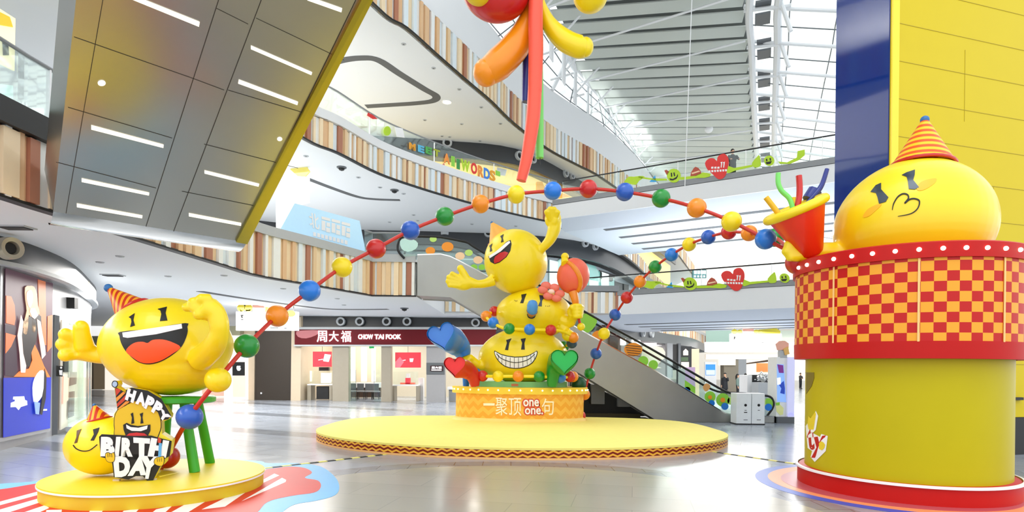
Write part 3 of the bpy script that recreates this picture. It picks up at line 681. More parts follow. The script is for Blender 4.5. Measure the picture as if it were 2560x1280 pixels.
for a, b in (((190, 858), (164, 836)), ((186, 868), (157, 861)), ((192, 882), (163, 888))):
    mb.tube([at(*a, 9.82), at(*b, 9.66)], [.12, .105], 12); mb.ell(at(*b, 9.66), .108, nu=12, nv=8)
fa = spline([at(500, 900, 9.6), at(535, 865, 9.25), at(549, 828, 9.12), at(541, 788, 9.1), at(520, 772, 9.1)])
mb.tube(fa, [.2, .17, .14, .15, .2], 14); mb.ell(at(512, 772, 9.1), (.2, .16, .17), nu=16, nv=12)
for a, b in (((520, 752), (484, 757)), ((518, 765), (489, 770)), ((515, 779), (497, 786)), ((528, 748), (505, 748))):
    mb.tube([at(*a, 9.05), at(*b, 8.98)], [.09, .085], 10); mb.ell(at(*b, 8.98), .088, nu=12, nv=8)
mb.tube([at(500, 768, 9.0), at(466, 768, 8.98)], [.085, .068], 10); mb.ell(at(466, 768, 8.98), .07, nu=12, nv=8)
LB = blob(mb, 'body', YEL, lf, .022)
pj = pr_bvh(LB, 9.3); z4 = lambda pts: Z(120, 700, 4, pts)
mouth = [(725, 520), (1000, 492), (1370, 433), (1393, 470), (1392, 540), (1340, 660), (1250, 745), (1130, 815), (1020, 842), (930, 830), (860, 790), (780, 710), (735, 630), (718, 560)]
decal(z4([(700 if x < 0 else x, y) for x, y in mouth]), pj, 0, .008, 'mouth', BLK, lf, step=5, smooth=3)
decal(z4([(750, 528), (1335, 442), (1341, 487), (1080, 545), (800, 580), (757, 572)]), pj, .008, .006, 'teeth', WHG, lf, step=7)
decal(z4([(787, 715), (820, 660), (880, 625), (950, 618), (1000, 630), (1050, 600), (1150, 596), (1250, 625), (1325, 672), (1250, 733), (1130, 803), (1020, 830), (930, 820), (860, 778)]), pj, .008, .006, 'tongue', pm('tongue orange', '#f4561c', .35), lf, step=5, smooth=3)
for e in ([(810, 374), (868, 335), (855, 400), (870, 455), (825, 470), (838, 420), (832, 388)], [(1098, 292), (1190, 270), (1176, 330), (1195, 405), (1120, 412), (1134, 345), (1124, 306)]):
    decal(z4(e), pj, 0, .009, 'eye', BLK, lf, step=5)
hat(at(271, 720, 10.15), at(336, 783, 10.1), .3, lf, HATM, 1.2, BLU, .07, .03, skew=3.6, tipr=.03)
# small smiley ball lying on the platform
sf = thing('ball_figure', 'small smiling yellow figure lying behind the birthday sign on left platform', 'sculpture', at(250, 1185, 9.7))
mb = MB().ell(at(256, 1113, 9.75), (.56, .45, .485), nu=40, nv=24, fn=lambda q: Vector((q.x, q.y, q.z * (1 + .03 * q.x) if q.z > 0 else q.z * .98)))
SB = blob(mb, 'body', YEL, sf, .02, 3); pj = pr_bvh(SB, 9.4); z5 = lambda pts: Z(0, 1060, 2.844, pts)
decal(z5([(548, 48), (580, 36), (562, 80), (550, 132), (530, 138), (545, 95)]), pj, 0, .008, 'eye', pm('brown ink', '#5a3a08', .4), sf, step=5)
decal(z5([(662, 40), (708, 26), (700, 55), (668, 118), (644, 118), (668, 75)]), pj, 0, .008, 'eye', BLK, sf, step=5)
stroke(z5([(522, 150), (545, 176), (590, 192), (640, 185), (692, 146)]), 2.2, pj, 0, .009, 'mouth', BLK, sf)
hat(at(236, 1013, 9.7), at(247, 1050, 9.7), .19, sf, HATM, 1.0, BLK, .03, .015, skew=2.6)
# ================================================================ BIRTHDAY SIGN
sg = thing('birthday_sign', 'cut-out happy birthday sign with a smiley in a cone hat and thick yellow sides', 'sign', lev(335, 1200, PH))
P0 = lev(335, 1203, PH); nS = Vector((.42, -1, 0)); pp = pr_plane(P0, nS); zA = lambda pts: Z(100, 680, 2.370, pts)
face = [(440, 860), (460, 815), (500, 785), (560, 760), (620, 755), (680, 790), (712, 850), (720, 920), (700, 980), (690, 1010), (460, 1000), (440, 930)]
outl = [(425, 665), (435, 647), (455, 645), (463, 665), (455, 682), (500, 715), (515, 690), (560, 690), (640, 705), (700, 740), (740, 790), (775, 850), (770, 870), (735, 885), (718, 880), (722, 960), (770, 990), (785, 1000), (770, 1090), (745, 1110), (742, 1135), (710, 1155), (670, 1235), (640, 1240), (610, 1210), (560, 1210), (525, 1228), (440, 1220), (425, 1130), (395, 1105), (360, 1100), (352, 975), (370, 962), (445, 965), (432, 900), (440, 840), (458, 815), (442, 690)]
zo = zA(outl)
def pback(d, P=pp): 
    return P
decal(zo, pr_plane(P0, nS), -.34, .34, 'body', pm('sign yellow side', '#f0dc28', .45), sg, step=12, grid=False)
def S_(poly, off, nm, m, smooth=0, step=9, th=.006): return decal(zA(poly), pp, off, th, nm, m, sg, step=step, smooth=smooth, grid=False)
S_(face, .0, 'face_outline', BLK, 3)
S_([(x * .97 + 17.4, y * .965 + 30) for x, y in face], .006, 'face', pm('sign face yellow', '#dcb818', .45), 3)
S_([(455, 685), (445, 690), (460, 818), (540, 775), (520, 735), (505, 712)], .006, 'hat_outline', BLK)
hs = [[(448, 690), (468, 690), (480, 702), (452, 735)], [(453, 745), (495, 708), (507, 716), (456, 768)], [(457, 780), (515, 722), (522, 745), (459, 800)], [(461, 810), (525, 752), (532, 770), (470, 812)]]
for i, h_ in enumerate(hs): S_(h_, .013, 'hat_stripe', pm('sign hat red', '#c03a20', .5) if i % 2 == 0 else ORA)
S_([(425, 665), (432, 647), (445, 643), (458, 648), (464, 665), (458, 680), (445, 686), (431, 680)], .006, 'pompom_outline', BLK, 2)
S_([(430, 665), (436, 652), (445, 648), (455, 652), (459, 665), (454, 676), (445, 681), (435, 676)], .013, 'pompom', pm('pale blue', '#a8c0dc', .4), 2)
S_([(538, 840), (552, 832), (556, 860), (560, 895), (542, 900), (546, 862)], .013, 'eye', BLK); S_([(592, 840), (612, 832), (608, 862), (614, 895), (596, 898), (600, 862)], .013, 'eye', BLK)
S_([(494, 905), (515, 893), (540, 905), (580, 912), (620, 908), (655, 903), (655, 940), (640, 970), (510, 970), (497, 935)], .013, 'mouth', BLK)
S_([(512, 903), (540, 918), (585, 922), (640, 908), (635, 930), (600, 942), (545, 940), (515, 925)], .02, 'teeth', WHG)
S_([(510, 970), (530, 955), (575, 950), (620, 955), (640, 970)], .02, 'tongue', RED)
# lettering: a black plate under each line, then each letter
S_([(510, 700), (545, 685), (640, 702), (720, 750), (778, 850), (760, 872), (718, 878), (700, 830), (650, 790), (590, 765), (510, 765)], .02, 'lettering_plate', BLK)
S_([(352, 975), (368, 960), (470, 965), (560, 970), (660, 968), (720, 985), (782, 1000), (770, 1090), (738, 1105), (680, 1095), (640, 1110), (430, 1110), (362, 1095)], .02, 'lettering_plate', BLK)
S_([(425, 1090), (520, 1080), (700, 1075), (735, 1110), (670, 1235), (640, 1240), (612, 1208), (570, 1208), (525, 1228), (440, 1215)], .02, 'lettering_plate', BLK)
LW = pm('letter white', '#eceef2', .4)
def letters(spec, z, name='letter', bold=.075):
    for ch, quad in spec: text(ch, zA(quad), pp, z, .02, name, LW, sg, bold=bold)
letters([('H', [(524, 688), (576, 706), (556, 776), (506, 754)]), ('A', [(588, 704), (624, 720), (626, 800), (568, 778)]), ('P', [(642, 728), (690, 752), (654, 824), (616, 802)]), ('P', [(694, 758), (738, 788), (698, 852), (660, 824)]), ('Y', [(716, 802), (782, 858), (744, 896), (704, 850)])], .026)
letters([('B', [(366, 975), (442, 975), (448, 1088), (362, 1090)]), ('I', [(455, 975), (482, 975), (470, 1088), (446, 1088)]), ('R', [(488, 980), (555, 982), (552, 1092), (484, 1090)]), ('T', [(556, 978), (655, 985), (650, 1092), (560, 1090)]), ('H', [(662, 980), (768, 1000), (748, 1098), (640, 1090)])], .028)
letters([('D', [(436, 1090), (540, 1088), (535, 1212), (448, 1212)]), ('A', [(565, 1092), (628, 1088), (632, 1200), (522, 1205)]), ('Y', [(596, 1086), (722, 1092), (672, 1222), (600, 1222)])], .034)
for h_ in ([(395, 1075), (410, 1068), (425, 1075), (442, 1068), (447, 1095), (440, 1120), (412, 1122), (396, 1105)], [(683, 1110), (695, 1098), (712, 1095), (735, 1092), (736, 1125), (725, 1145), (700, 1142), (682, 1130)]):
    S_([(x + (x - 420 if x < 500 else x - 710) * .12, y + (y - 1097 if x < 500 else y - 1119) * .12) for x, y in h_], .05, 'hand_outline', BLK, 2); S_(h_, .057, 'hand', pm('sign face yellow', '#dcb818', .45), 2)
S_([(708, 1010), (725, 1012), (720, 1095), (703, 1090)], .05, 'candle', pm('candle blue', '#5aa8e0', .4)); S_([(703, 975), (722, 990), (718, 1012), (700, 1008)], .05, 'flame', pm('sign hat red', '#c03a20', .5))
MB().box(P0 + Vector((-.28, .02, .0)), (.1, .05, .05)).build('foot', BEI, sg); MB().box(P0 + Vector((.22, .12, .0)), (.1, .05, .05)).build('foot', BEI, sg)
for h0 in ((405, 1072), (416, 1070), (428, 1072), (697, 1099), (709, 1098), (721, 1098)): S_([(h0[0], h0[1]), (h0[0] + 2, h0[1]), (h0[0] + 5, h0[1] + 22), (h0[0] + 3, h0[1] + 22)], .064, 'finger_line', BLK, th=.003)
# floor sticker under the platform
fs = thing('floor_sticker', 'sky blue cloud floor sticker with a red white-striped shape under left platform', 'sticker', (PX, 9, 0))
pg = pr_plane((0, 0, 0), (0, 0, 1))
decal([(-420, 1235), (-100, 1225), (0, 1210), (60, 1206), (140, 1196), (300, 1165), (500, 1150), (640, 1152), (670, 1158), (740, 1158), (800, 1166), (835, 1190), (848, 1215), (838, 1238), (790, 1252), (735, 1262), (700, 1285), (640, 1330), (300, 1480), (-300, 1480)], pg, .001, .002, 'cloud', pm('sky blue vinyl', '#74b8ea', .4, spec=.2), fs, smooth=4, grid=False, step=30)
decal([(-400, 1262), (-150, 1238), (0, 1224), (100, 1208), (300, 1180), (620, 1178), (670, 1173), (720, 1167), (760, 1170), (780, 1182), (762, 1195), (795, 1202), (802, 1218), (785, 1232), (730, 1240), (670, 1255), (640, 1285), (560, 1360), (200, 1450), (-300, 1440)], pg, .003, .002, 'red_shape', pm('red vinyl', '#cc2c20', .4, spec=.2), fs, smooth=4, grid=False, step=30)
zz = lambda pts: Z(0, 1060, 2.844, pts)
for b_ in ([(0, 555), (280, 480), (280, 505), (0, 580)], [(-150, 655), (280, 530), (285, 560), (-150, 700)], [(-150, 740), (320, 580), (350, 600), (-100, 800)], [(1860, 405), (1950, 355), (1985, 368), (1830, 440)], [(1720, 550), (2005, 385), (2035, 400), (2030, 415)],
           [(1435, 610), (1700, 480), (1780, 465), (1600, 590)], [(1200, 640), (1350, 555), (1475, 545), (1290, 660)], [(1000, 700), (1110, 610), (1225, 585), (1100, 700)], [(760, 740), (880, 620), (990, 605), (870, 740)], [(300, 760), (330, 615), (440, 612), (420, 760)], [(560, 760), (640, 618), (730, 620), (650, 760)]):
    decal(zz(b_), pg, .005, .002, 'white_stripe', WHG, fs, step=40, grid=False)
# barrier tape on the floor
TAPE = pat_mat('yellow and black tape', 'stripe', '#e8dc70', '#2a2a24', .5)
def tape(a, b, lab):
    a = lev(*a, 0); b = lev(*b, 0); d = (b - a); n = Vector((-d.y, d.x, 0)).normalized() * .045; L_ = d.length
    tag(MB().add([a - n, b - n, b + n, a + n] + [v + Vector((0, 0, .012)) for v in (a - n, b - n, b + n, a + n)], [[3, 2, 1, 0], [4, 5, 6, 7], [0, 1, 5, 4], [1, 2, 6, 5], [2, 3, 7, 6], [3, 0, 4, 7]], [(0, 0), (L_ * 2.5, 0), (L_ * 2.5, 0), (0, 0)] * 2).build('cable_cover', TAPE, smooth=False), lab, 'floor tape')
tape((655, 1172), (965, 1136), 'yellow and black striped floor strip between left platform and round stage')
tape((1745, 1124), (2010, 1163), 'yellow and black striped floor strip between round stage and kiosk')
# ================================================================ ROUND STAGE AND PEDESTAL
SX, SY = .3, 17.65; SH = .27
def stage_pts(k=1.0, n=120):
    P = []
    for i in range(n):
        a = 2 * pi * i / n; c, s = cos(a), sin(a); e = 2.1 if s < 0 else 3.8
        P.append((SX + 5.85 * k * abs(c) ** (2 / e) * (1 if c > 0 else -1), SY + 4.25 * k * abs(s) ** (2 / e) * (1 if s > 0 else -1)))
    return P
ZIG = pat_mat('maroon and gold zigzag', 'zig', '#f0b038', '#7c1408', .5, bg_=('#f0b878', 1.5, .98), par=1.0)
ZIG2 = pat_mat('soft orange zigzag', 'zig', '#f6bc4c', '#f0a838', .5, par=1.0)
sg_ = thing('stage', 'large low oval yellow stage with a maroon zigzag edge in the middle of the hall', 'stage', (SX, SY, 0))
P = stage_pts(); MB().prism([(x, y, .22) for x, y in P], (0, 0, .05)).build('top', YELL, sg_)
P2 = stage_pts(.999); P2 = P2 + P2[:1]; mb = MB(); S = cumul(P2); n = len(P2); vs = []; ps = []
for i, (x, y) in enumerate(P2):
    vs += [(x, y, 0), (x, y, .235)]; ps += [(S[i] / .23, 0), (S[i] / .23, 2.55)]
mb.add(vs, [[2 * i, 2 * i + 2, 2 * i + 3, 2 * i + 1] for i in range(n - 1)], ps); mb.build('side', ZIG, sg_)
PDY = 20.6; PA, PB = 2.19, 1.1
pd = thing('pedestal', 'orange patterned drum pedestal with lettering standing on the oval stage', 'pedestal', (.28, PDY, SH))
PXc = .28; elp = lambda prof, **k: MB().lathe((PXc, PDY, 0), prof, 96, sy=PB / PA, **k)
elp([(0, SH), (PA + .12, SH), (PA + .1, SH + .05), (PA - .02, SH + .12), (0, SH + .12)]).build('foot', pm('pale gold', '#f4d070', .5), pd)
dr = elp([(0, SH + .08), (PA, SH + .08), (PA, 1.22), (0, 1.22)], pk=(PA / .42, 3.2)).build('drum', ZIG2, pd, bvh=True)
elp([(0, 1.18), (PA + .13, 1.18), (PA + .13, 1.2), (PA + .13, 1.4), (0, 1.4)]).build('rim', pm('gold rim', '#f0cc38', .5), pd)
for i in range(40):
    a = 2 * pi * i / 40; MB().ell((PXc + (PA + .14) * cos(a), PDY + (PA + .14) * PB / PA * sin(a), 1.31), .028, nu=8, nv=6).build('bulb', EMC, pd)
elp([(0, 1.4), (1.62, 1.4), (1.62, 1.58), (0, 1.58)]).build('turntable', pm('mint green', '#88d088', .5), pd)
pd_ = pr_bvh(dr, 19.5); CRM = pm('cream lettering', '#fff0d0', .4); REDL = pm('lettering red', '#d8402c', .4)
MB().box(at(1287, 963, 19.0) + Vector((0, .15, 0)), (.22, .05, .08)).build('label_plate', pm('small brown plate', '#a85a30', .5), pd)
for ch, q4 in (('一', [(1209, 1008), (1237, 1008), (1237, 1014), (1209, 1014)]), ('聚', [(1239, 994), (1269, 994), (1269, 1039), (1239, 1038)]), ('顶', [(1272, 994), (1303, 995), (1303, 1040), (1272, 1039)]), ('句', [(1354, 996), (1384, 997), (1384, 1037), (1354, 1038)])):
    text(ch, q4, pd_, .012, .01, 'letter', CRM, pd, bold=.004)
for ch, q4 in (('one', [(1308, 999), (1347, 999), (1347, 1016), (1308, 1016)]), ('one.', [(1312, 1020), (1357, 1020), (1357, 1036), (1312, 1036)])):
    (a, b), c, (d, e) = q4[0], q4[1], q4[2]
    text(ch, [(a - 3, b - 2.5), (c[0] + 3, c[1] - 2.5), (d + 3, e + 2.5), (q4[3][0] - 3, q4[3][1] + 2.5)], pd_, .008, .006, 'letter_outline', REDL, pd, bold=.09)
    text(ch, q4, pd_, .018, .008, 'letter', WHG, pd, bold=.02)
# ================================================================ THREE STACKED FIGURES
DM = 20.6; zB = lambda pts: Z(1060, 500, 2.909, pts)
def A2(x, y, D=DM): return at(1060 + x / 2.909, 500 + y / 2.909, D)
# bottom, grinning
fb = thing('ball_figure', 'bottom grinning yellow figure of the stack of three on the orange pedestal', 'sculpture', (.4, DM, 1.58))
mb = MB(); c = A2(725, 1130)
mb.ell(c, (1.55, .95, .96), nu=48, nv=28, fn=lambda q: Vector((q.x * (1 - .1 * q.z), q.y, q.z))); mb.ell(c - Vector((0, 0, .35)), (1.5, .9, .56), nu=36, nv=16)
mb.tube(spline([A2(450, 1195, 20.4), A2(400, 1205, 20.3), A2(365, 1185, 20.2), A2(335, 1165, 20.2)]), [.22, .17, .17, .2], 12)
mb.ell(A2(325, 1170, 20.2), (.26, .2, .24)); mb.tube([A2(330, 1155, 20.1), A2(350, 1140, 20.0)], [.13, .1], 10); mb.tube([A2(320, 1180, 20.05), A2(300, 1165, 20.0)], [.13, .1], 10); mb.tube([A2(330, 1195, 20.05), A2(310, 1190, 20.0)], [.12, .1], 10)
MBd = blob(mb, 'body', YEL, fb, .04); pj = pr_bvh(MBd, 19.7)
decal(zB([(515, 1095), (560, 1120), (660, 1140), (760, 1130), (820, 1096), (822, 1130), (790, 1185), (730, 1218), (660, 1227), (590, 1212), (540, 1170), (515, 1125)]), pj, 0, .012, 'mouth_outline', BLK, fb, step=7, smooth=2)
decal(zB([(520, 1102), (560, 1126), (660, 1146), (760, 1136), (816, 1102), (815, 1130), (785, 1180), (728, 1212), (660, 1221), (592, 1206), (545, 1166), (520, 1125)]), pj, .013, .008, 'teeth', WHG, fb, step=7, smooth=2)
stroke(zB([(530, 1118), (570, 1155), (660, 1181), (750, 1163), (805, 1120)]), 1.6, pj, .022, .008, 'tooth_line', BLK, fb)
for x, a, b in ((545, 1128, 1160), (570, 1130, 1190), (598, 1140, 1206), (628, 1145, 1216), (657, 1146, 1220), (687, 1146, 1218), (718, 1142, 1210), (748, 1136, 1198), (775, 1128, 1180), (798, 1115, 1155)):
    stroke(zB([(x, a), (x + (657 - x) * -.03, b)]), 1.0, pj, .022, .008, 'tooth_line', BLK, fb, n=1)
decal(zB([(598, 1020), (636, 1008), (620, 1040), (612, 1092), (590, 1090), (604, 1040)]), pj, 0, .015, 'eye', BLK, fb, step=4); decal(zB([(703, 1012), (740, 1006), (730, 1040), (733, 1088), (706, 1088), (714, 1040)]), pj, 0, .015, 'eye', BLK, fb, step=4)
# middle, whistling
fm = thing('ball_figure', 'middle yellow figure of the stack blowing a blue party horn, with flower', 'sculpture', (.8, DM, 3.2))
mb = MB(); mb.ell(A2(800, 825), (1.31, .98, .88), nu=48, nv=28, fn=lambda q: Vector((q.x, q.y, q.z * (1 - .12 * (q.z > 0) * abs(q.x)))))
mb.tube(spline([A2(1010, 880, 20.1), A2(1060, 890, 20.0), A2(1075, 870, 19.9), A2(1090, 835, 19.8)]), [.24, .18, .16, .2], 12); mb.ell(A2(1092, 815, 19.85), (.24, .16, .24))
for i in range(4):
    q_ = [A2(1072 + i * 3, 772 + i * 25, 19.8), A2(1100, 770 + i * 25, 19.55), A2(1132, 772 + i * 24, 19.55), A2(1150 - i * 3, 782 + i * 22, 19.7)]; mb.tube(spline(q_), [.07, .088, .088, .075], 10); mb.ell(q_[-1], .078, nu=10, nv=8)
mb.tube([A2(1085, 790, 19.6), A2(1062, 770, 19.55)], [.09, .07], 10)
mb.tube(spline([A2(1000, 920, 20.1), A2(1040, 965, 20.0), A2(1060, 985, 19.9)]), [.2, .15, .16], 12); mb.ell(A2(1050, 985, 19.85), (.22, .18, .2))
mb.tube([A2(1045, 970, 19.8), A2(1062, 950, 19.7)], [.1, .08], 10)
MM = blob(mb, 'body', YEL, fm, .028, 4); pj = pr_bvh(MM, 19.7)
decal(zB([(708, 690), (746, 683), (735, 710), (722, 750), (700, 750), (712, 720)]), pj, 0, .015, 'eye', BLK, fm, step=4)
decal(zB([(838, 693), (880, 700), (858, 735), (856, 775), (830, 770), (845, 735)]), pj, 0, .015, 'eye', GRAD, fm, step=4)
hp = MB().tube(spline([A2(782, 835, 19.7), A2(786, 810, 19.45), A2(789, 770, 19.4), A2(790, 745, 19.45)]), [.1, .17, .18, .14], 16); hp.build('party_horn', pm('horn blue', '#4a90d0', .4), fm)
MB().tube([A2(778, 838, 19.6), A2(786, 808, 19.42)], [.1, .185], 14).build('horn_band', pm('horn brown', '#b06a30', .5), fm)
stroke(zB([(755, 828), (762, 848), (782, 856), (800, 850), (808, 830)]), 4, pj, 0, .04, 'mouth', BLK, fm)
for x, y in ((668, 733), (660, 728), (676, 730), (885, 768), (900, 770), (912, 768)): stroke(zB([(x, y), (x + 2, y + 6)]), 1.2, pj, 0, .01, 'freckle', pm('brown ink', '#5a3a08', .4), fm, n=1)
fc = A2(925, 668, 19.75); fl_ = None
tf = thing('flower', 'coral pink five-petalled flower on the head of the middle figure', 'flower', fc)
for i in range(6):
    a = i * pi / 3 + .3; d = Vector((cos(a) * .28 + .04 * sin(a), -.02, sin(a) * .17 - .12 * cos(a))); MB().ell(fc + d, (.17, .1, .13)).build('petal', pm('coral petal', '#f07a68', .5), tf)
MB().ell(fc - Vector((0, .08, 0)), (.11, .08, .08)).build('centre', pm('flower centre', '#ffd8c8', .5), tf)
# rattle held in the hand
rt = thing('rattle', 'big coral red rattle ball with an orange band held by the middle figure', 'rattle', A2(1130, 900, 19.7))
rc_ = A2(1085, 553, 19.9)
MB().ell(rc_, (.54, .5, .6), M=Matrix.Rotation(radians(12), 3, 'Y'), nu=36, nv=20).build('ball', PNK, rt, bvh=True)
prt = pr_bvh([o for o in rt.children if o.name.startswith('ball')][0], 19.4)
MB().tube(spline([prt(1060 + x / 2.909, 500 + y / 2.909)[0] for x, y in ((1030, 450), (1062, 462), (1100, 500), (1128, 550), (1138, 600), (1128, 645), (1098, 678))]), [.06, .07, .085, .085, .085, .08, .07], 10).build('band', ORA, rt)
MB().ell(A2(1025, 412, 19.8), .13).build('knob', YEL, rt); MB().tube([A2(1020, 425, 19.8), A2(1028, 465, 19.6)], [.1, .14], 12).build('collar', YEL, rt)
MB().tube(spline([A2(1085, 670, 19.7), A2(1100, 730, 19.65), A2(1108, 780, 19.72)]), [.16, .12, .1], 12).build('neck', ORA, rt)
MB().tube([A2(1108, 770, 19.75), A2(1135, 905, 19.7)], .045, 8).build('stick', ROD, rt); MB().ell(A2(1142, 922, 19.7), .13).build('end_ball', YEL, rt)
# top, laughing with raised arms
ft = thing('ball_figure', 'top laughing yellow figure of the stack with one arm raised and cone hat', 'sculpture', (.1, DM, 4.6))
mb = MB(); mb.ell(A2(668, 450), (1.08, 1.0, 1.12), nu=48, nv=28, M=Matrix.Rotation(radians(-28), 3, 'Y'), fn=lambda q: Vector((q.x * 1.0, q.y, q.z)))
mb.tube(spline([A2(830, 385, 20.2), A2(862, 350, 20.05), A2(915, 290, 20.0), A2(945, 215, 20.0), A2(948, 160, 20.0)]), [.16, .14, .18, .22, .25], 14)
mb.ell(A2(938, 140, 20.0), (.28, .2, .32)); 
for i, (x, y) in enumerate(((893, 88), (918, 66), (946, 68), (972, 92))): mb.tube([A2(918 + i * 12, 140, 19.85), A2(x, y, 19.72)], [.1, .092], 10); mb.ell(A2(x, y, 19.72), .096)
mb.tube([A2(945, 170, 19.85), A2(962, 135, 19.8)], [.12, .1], 10)
mb.tube(spline([A2(500, 585, 20.2), A2(450, 605, 20.1), A2(390, 612, 20.0), A2(330, 600, 20.0)]), [.2, .15, .14, .2], 14); mb.ell(A2(285, 602, 20.0), (.36, .22, .26))
mb.tube([A2(310, 585, 19.95), A2(285, 530, 19.9), A2(265, 497, 19.9)], [.16, .13, .11], 12); mb.ell(A2(265, 497, 19.9), .12)
for x, y, w_, y0 in ((205, 536, .08, 575), (180, 562, .085, 590), (174, 592, .085, 606), (186, 620, .08, 622)): mb.tube([A2(262, y0, 19.9), A2(x, y, 19.78)], [.12, w_], 10); mb.ell(A2(x, y, 19.78), w_ * 1.05)
MT = blob(mb, 'body', YEL, ft, .028, 4); pj = pr_bvh(MT, 19.7)
decal(zB([(470, 410), (500, 395), (560, 345), (600, 305), (630, 292), (637, 320), (628, 370), (600, 415), (550, 455), (515, 466), (485, 450)]), pj, 0, .012, 'mouth', BLK, ft, step=6)
decal(zB([(476, 408), (530, 372), (600, 312), (622, 300), (628, 312), (560, 375), (480, 425)]), pj, .013, .01, 'teeth', WHG, ft, step=5)
decal(zB([(510, 440), (520, 412), (555, 385), (590, 375), (615, 385), (595, 415), (550, 450), (515, 462)]), pj, .013, .01, 'tongue', RED, ft, step=5)
for e in ([(476, 335), (498, 318), (490, 345), (497, 370), (480, 377), (483, 350)], [(555, 265), (580, 250), (574, 275), (580, 303), (560, 310), (566, 285)]): decal(zB(e), pj, 0, .015, 'eye', BLK, ft, step=4)
hat(A2(493, 165, 20.7), A2(556, 282, 20.75), .45, ft, pm('hat orange', '#f2b048', .5), 5, GRN, .05, .05, tipr=.04)
# bead rings
def ring(lab, pts, rm, cz, r):
    t = thing('bead_garland', lab, 'garland', pts[0][:3] and at(*pts[0][:3]))
    MB().tube(spline([at(x, y, D) for x, y, D, m in pts], 5), .05, 8).build('cord', rm, t)
    for x, y, D, m in pts:
        if m: MB().ell(at(x, y, D), r, nu=24, nv=14).build('bead', m, t)
zc = lambda x, y, D, m: (1060 + x / 2.909, 500 + y / 2.909, D, m)
ring('yellow cord of beads around the waist of the middle figure', [zc(512, 810, 20.6, R_), zc(452, 845, 20.2, O_), zc(503, 893, 19.7, K_), zc(560, 925, 19.55, None), zc(620, 936, 19.45, G_), zc(768, 942, 19.4, K_), zc(922, 947, 19.4, R_), zc(1015, 958, 19.6, None), zc(1085, 1000, 19.8, O_), zc(1075, 1040, 20.2, pm('slate blue paint', '#33506c', .4)), zc(1016, 1065, 20.7, G_)], YEL, 0, .185)
ze = lambda x, y, D, m: (1060 + x / 4.266, 780 + y / 4.266, D, m)
ring('yellow cord of beads around the foot of the bottom figure', [ze(552, 655, 20.2, K_), ze(625, 682, 19.7, R_), ze(790, 686, 19.45, Y_), ze(1005, 686, 19.4, O_), ze(1228, 688, 19.45, G_), ze(1455, 700, 19.6, K_), ze(1555, 690, 19.9, R_), ze(1590, 690, 20.2, O_)], YEL, 0, .185)
tag(MB().lathe(at(1165, 963, 20.4) - Vector((0, 0, .1)), [(0, 0), (.1, 0), (.13, .5), (0, .5)], 20).build('cup', BLU2), 'small blue cup standing behind the red heart horn', 'cup')
tag(MB().ell(at(1447, 960, 20.6), .26).build('ball', pm('dark green paint', '#0c4a26', .4)), 'dark green ball at the right end of the pedestal top', 'ball')
# heart horns
def heart_pts(n=36):
    P = []
    for i in range(n):
        t = 2 * pi * i / n; P.append((16 * sin(t) ** 3 / 17, (13 * cos(t) - 5 * cos(2 * t) - 2 * cos(3 * t) - cos(4 * t) + 2) / 17))
    return P
def horn(lab, path, scl, m, m2, rollx):
    P = spline(path, 6); k = len(P); H_ = heart_pts(); n = len(H_); vs = []; S = [scl[0]] * k
    for i in range(k):
        f = i / (k - 1) * (len(scl) - 1); j = min(int(f), len(scl) - 2); S[i] = scl[j] + (scl[j + 1] - scl[j]) * (f - j)
    up = Vector((0, 0, 1)); X = None
    t = thing('heart_horn', lab, 'horn', P[-1])
    for i, p in enumerate(P):
        tn = (P[min(i + 1, k - 1)] - P[max(i - 1, 0)]).normalized()
        if X is None: X = Vector(rollx)
        X = (X - tn * X.dot(tn)).normalized(); Y = X.cross(tn).normalized() * -1
        if i == 0 and Y.z < 0: Y = -Y
        if i and Y.dot(Yp) < 0: Y = -Y
        Yp = Y; r = min(1, i / (k * .5))
        for j, (a, b) in enumerate(H_):
            an = 2 * pi * j / n; cx_, cy_ = sin(an), cos(an); a2, b2 = a * (1 - r) + cx_ * r, b * (1 - r) + cy_ * r
            vs.append(p + (X * a2 + Y * b2) * S[i])
    fs = [[i * n + j, i * n + (j + 1) % n, (i + 1) * n + (j + 1) % n, (i + 1) * n + j] for i in range(k - 1) for j in range(n)] + [list(range((k - 1) * n, k * n))]
    MB().add(vs, fs).build('tube', m, t)
    c = P[0]; d = (P[1] - P[0]).normalized() * .06
    r2 = delaunay_2d_cdt([Vector(h_) for h_ in H_], [], [list(range(n))], 1, 1e-4)
    MB().add([c + (v - c) * .95 + d for v in vs[:n]], r2[2]).build('heart_face', m2, t)
zC = lambda x, y, D: at(1060 + x / 4.266, 780 + y / 4.266, D)
horn('blue curved horn with a heart-shaped mouth pointing up left of the stack', [zC(185, 262, 19.0), zC(225, 275, 19.3), zC(300, 300, 19.9), zC(390, 390, 20.2), zC(430, 480, 20.2)], [.5, .49, .45, .36, .2], BLU2, pm('heart blue', '#4a84e0', .4), (.92, .25, .2))
horn('red curved horn with a heart-shaped mouth on the left edge of the pedestal', [zC(325, 585, 18.95), zC(352, 590, 19.15), zC(440, 610, 19.5), zC(520, 680, 19.65), zC(545, 795, 19.65)], [.38, .37, .31, .24, .13], RED, pm('heart red', '#ec3038', .4), (.8, .35, 0))
horn('green curved horn with a heart-shaped mouth on the right front of the pedestal', [zC(1500, 530, 18.85), zC(1490, 535, 19.0), zC(1440, 540, 19.35), zC(1385, 640, 19.5), zC(1365, 800, 19.5)], [.46, .455, .4, .25, .14], GRN, pm('heart green', '#12b850', .4), (1, 0, 0))
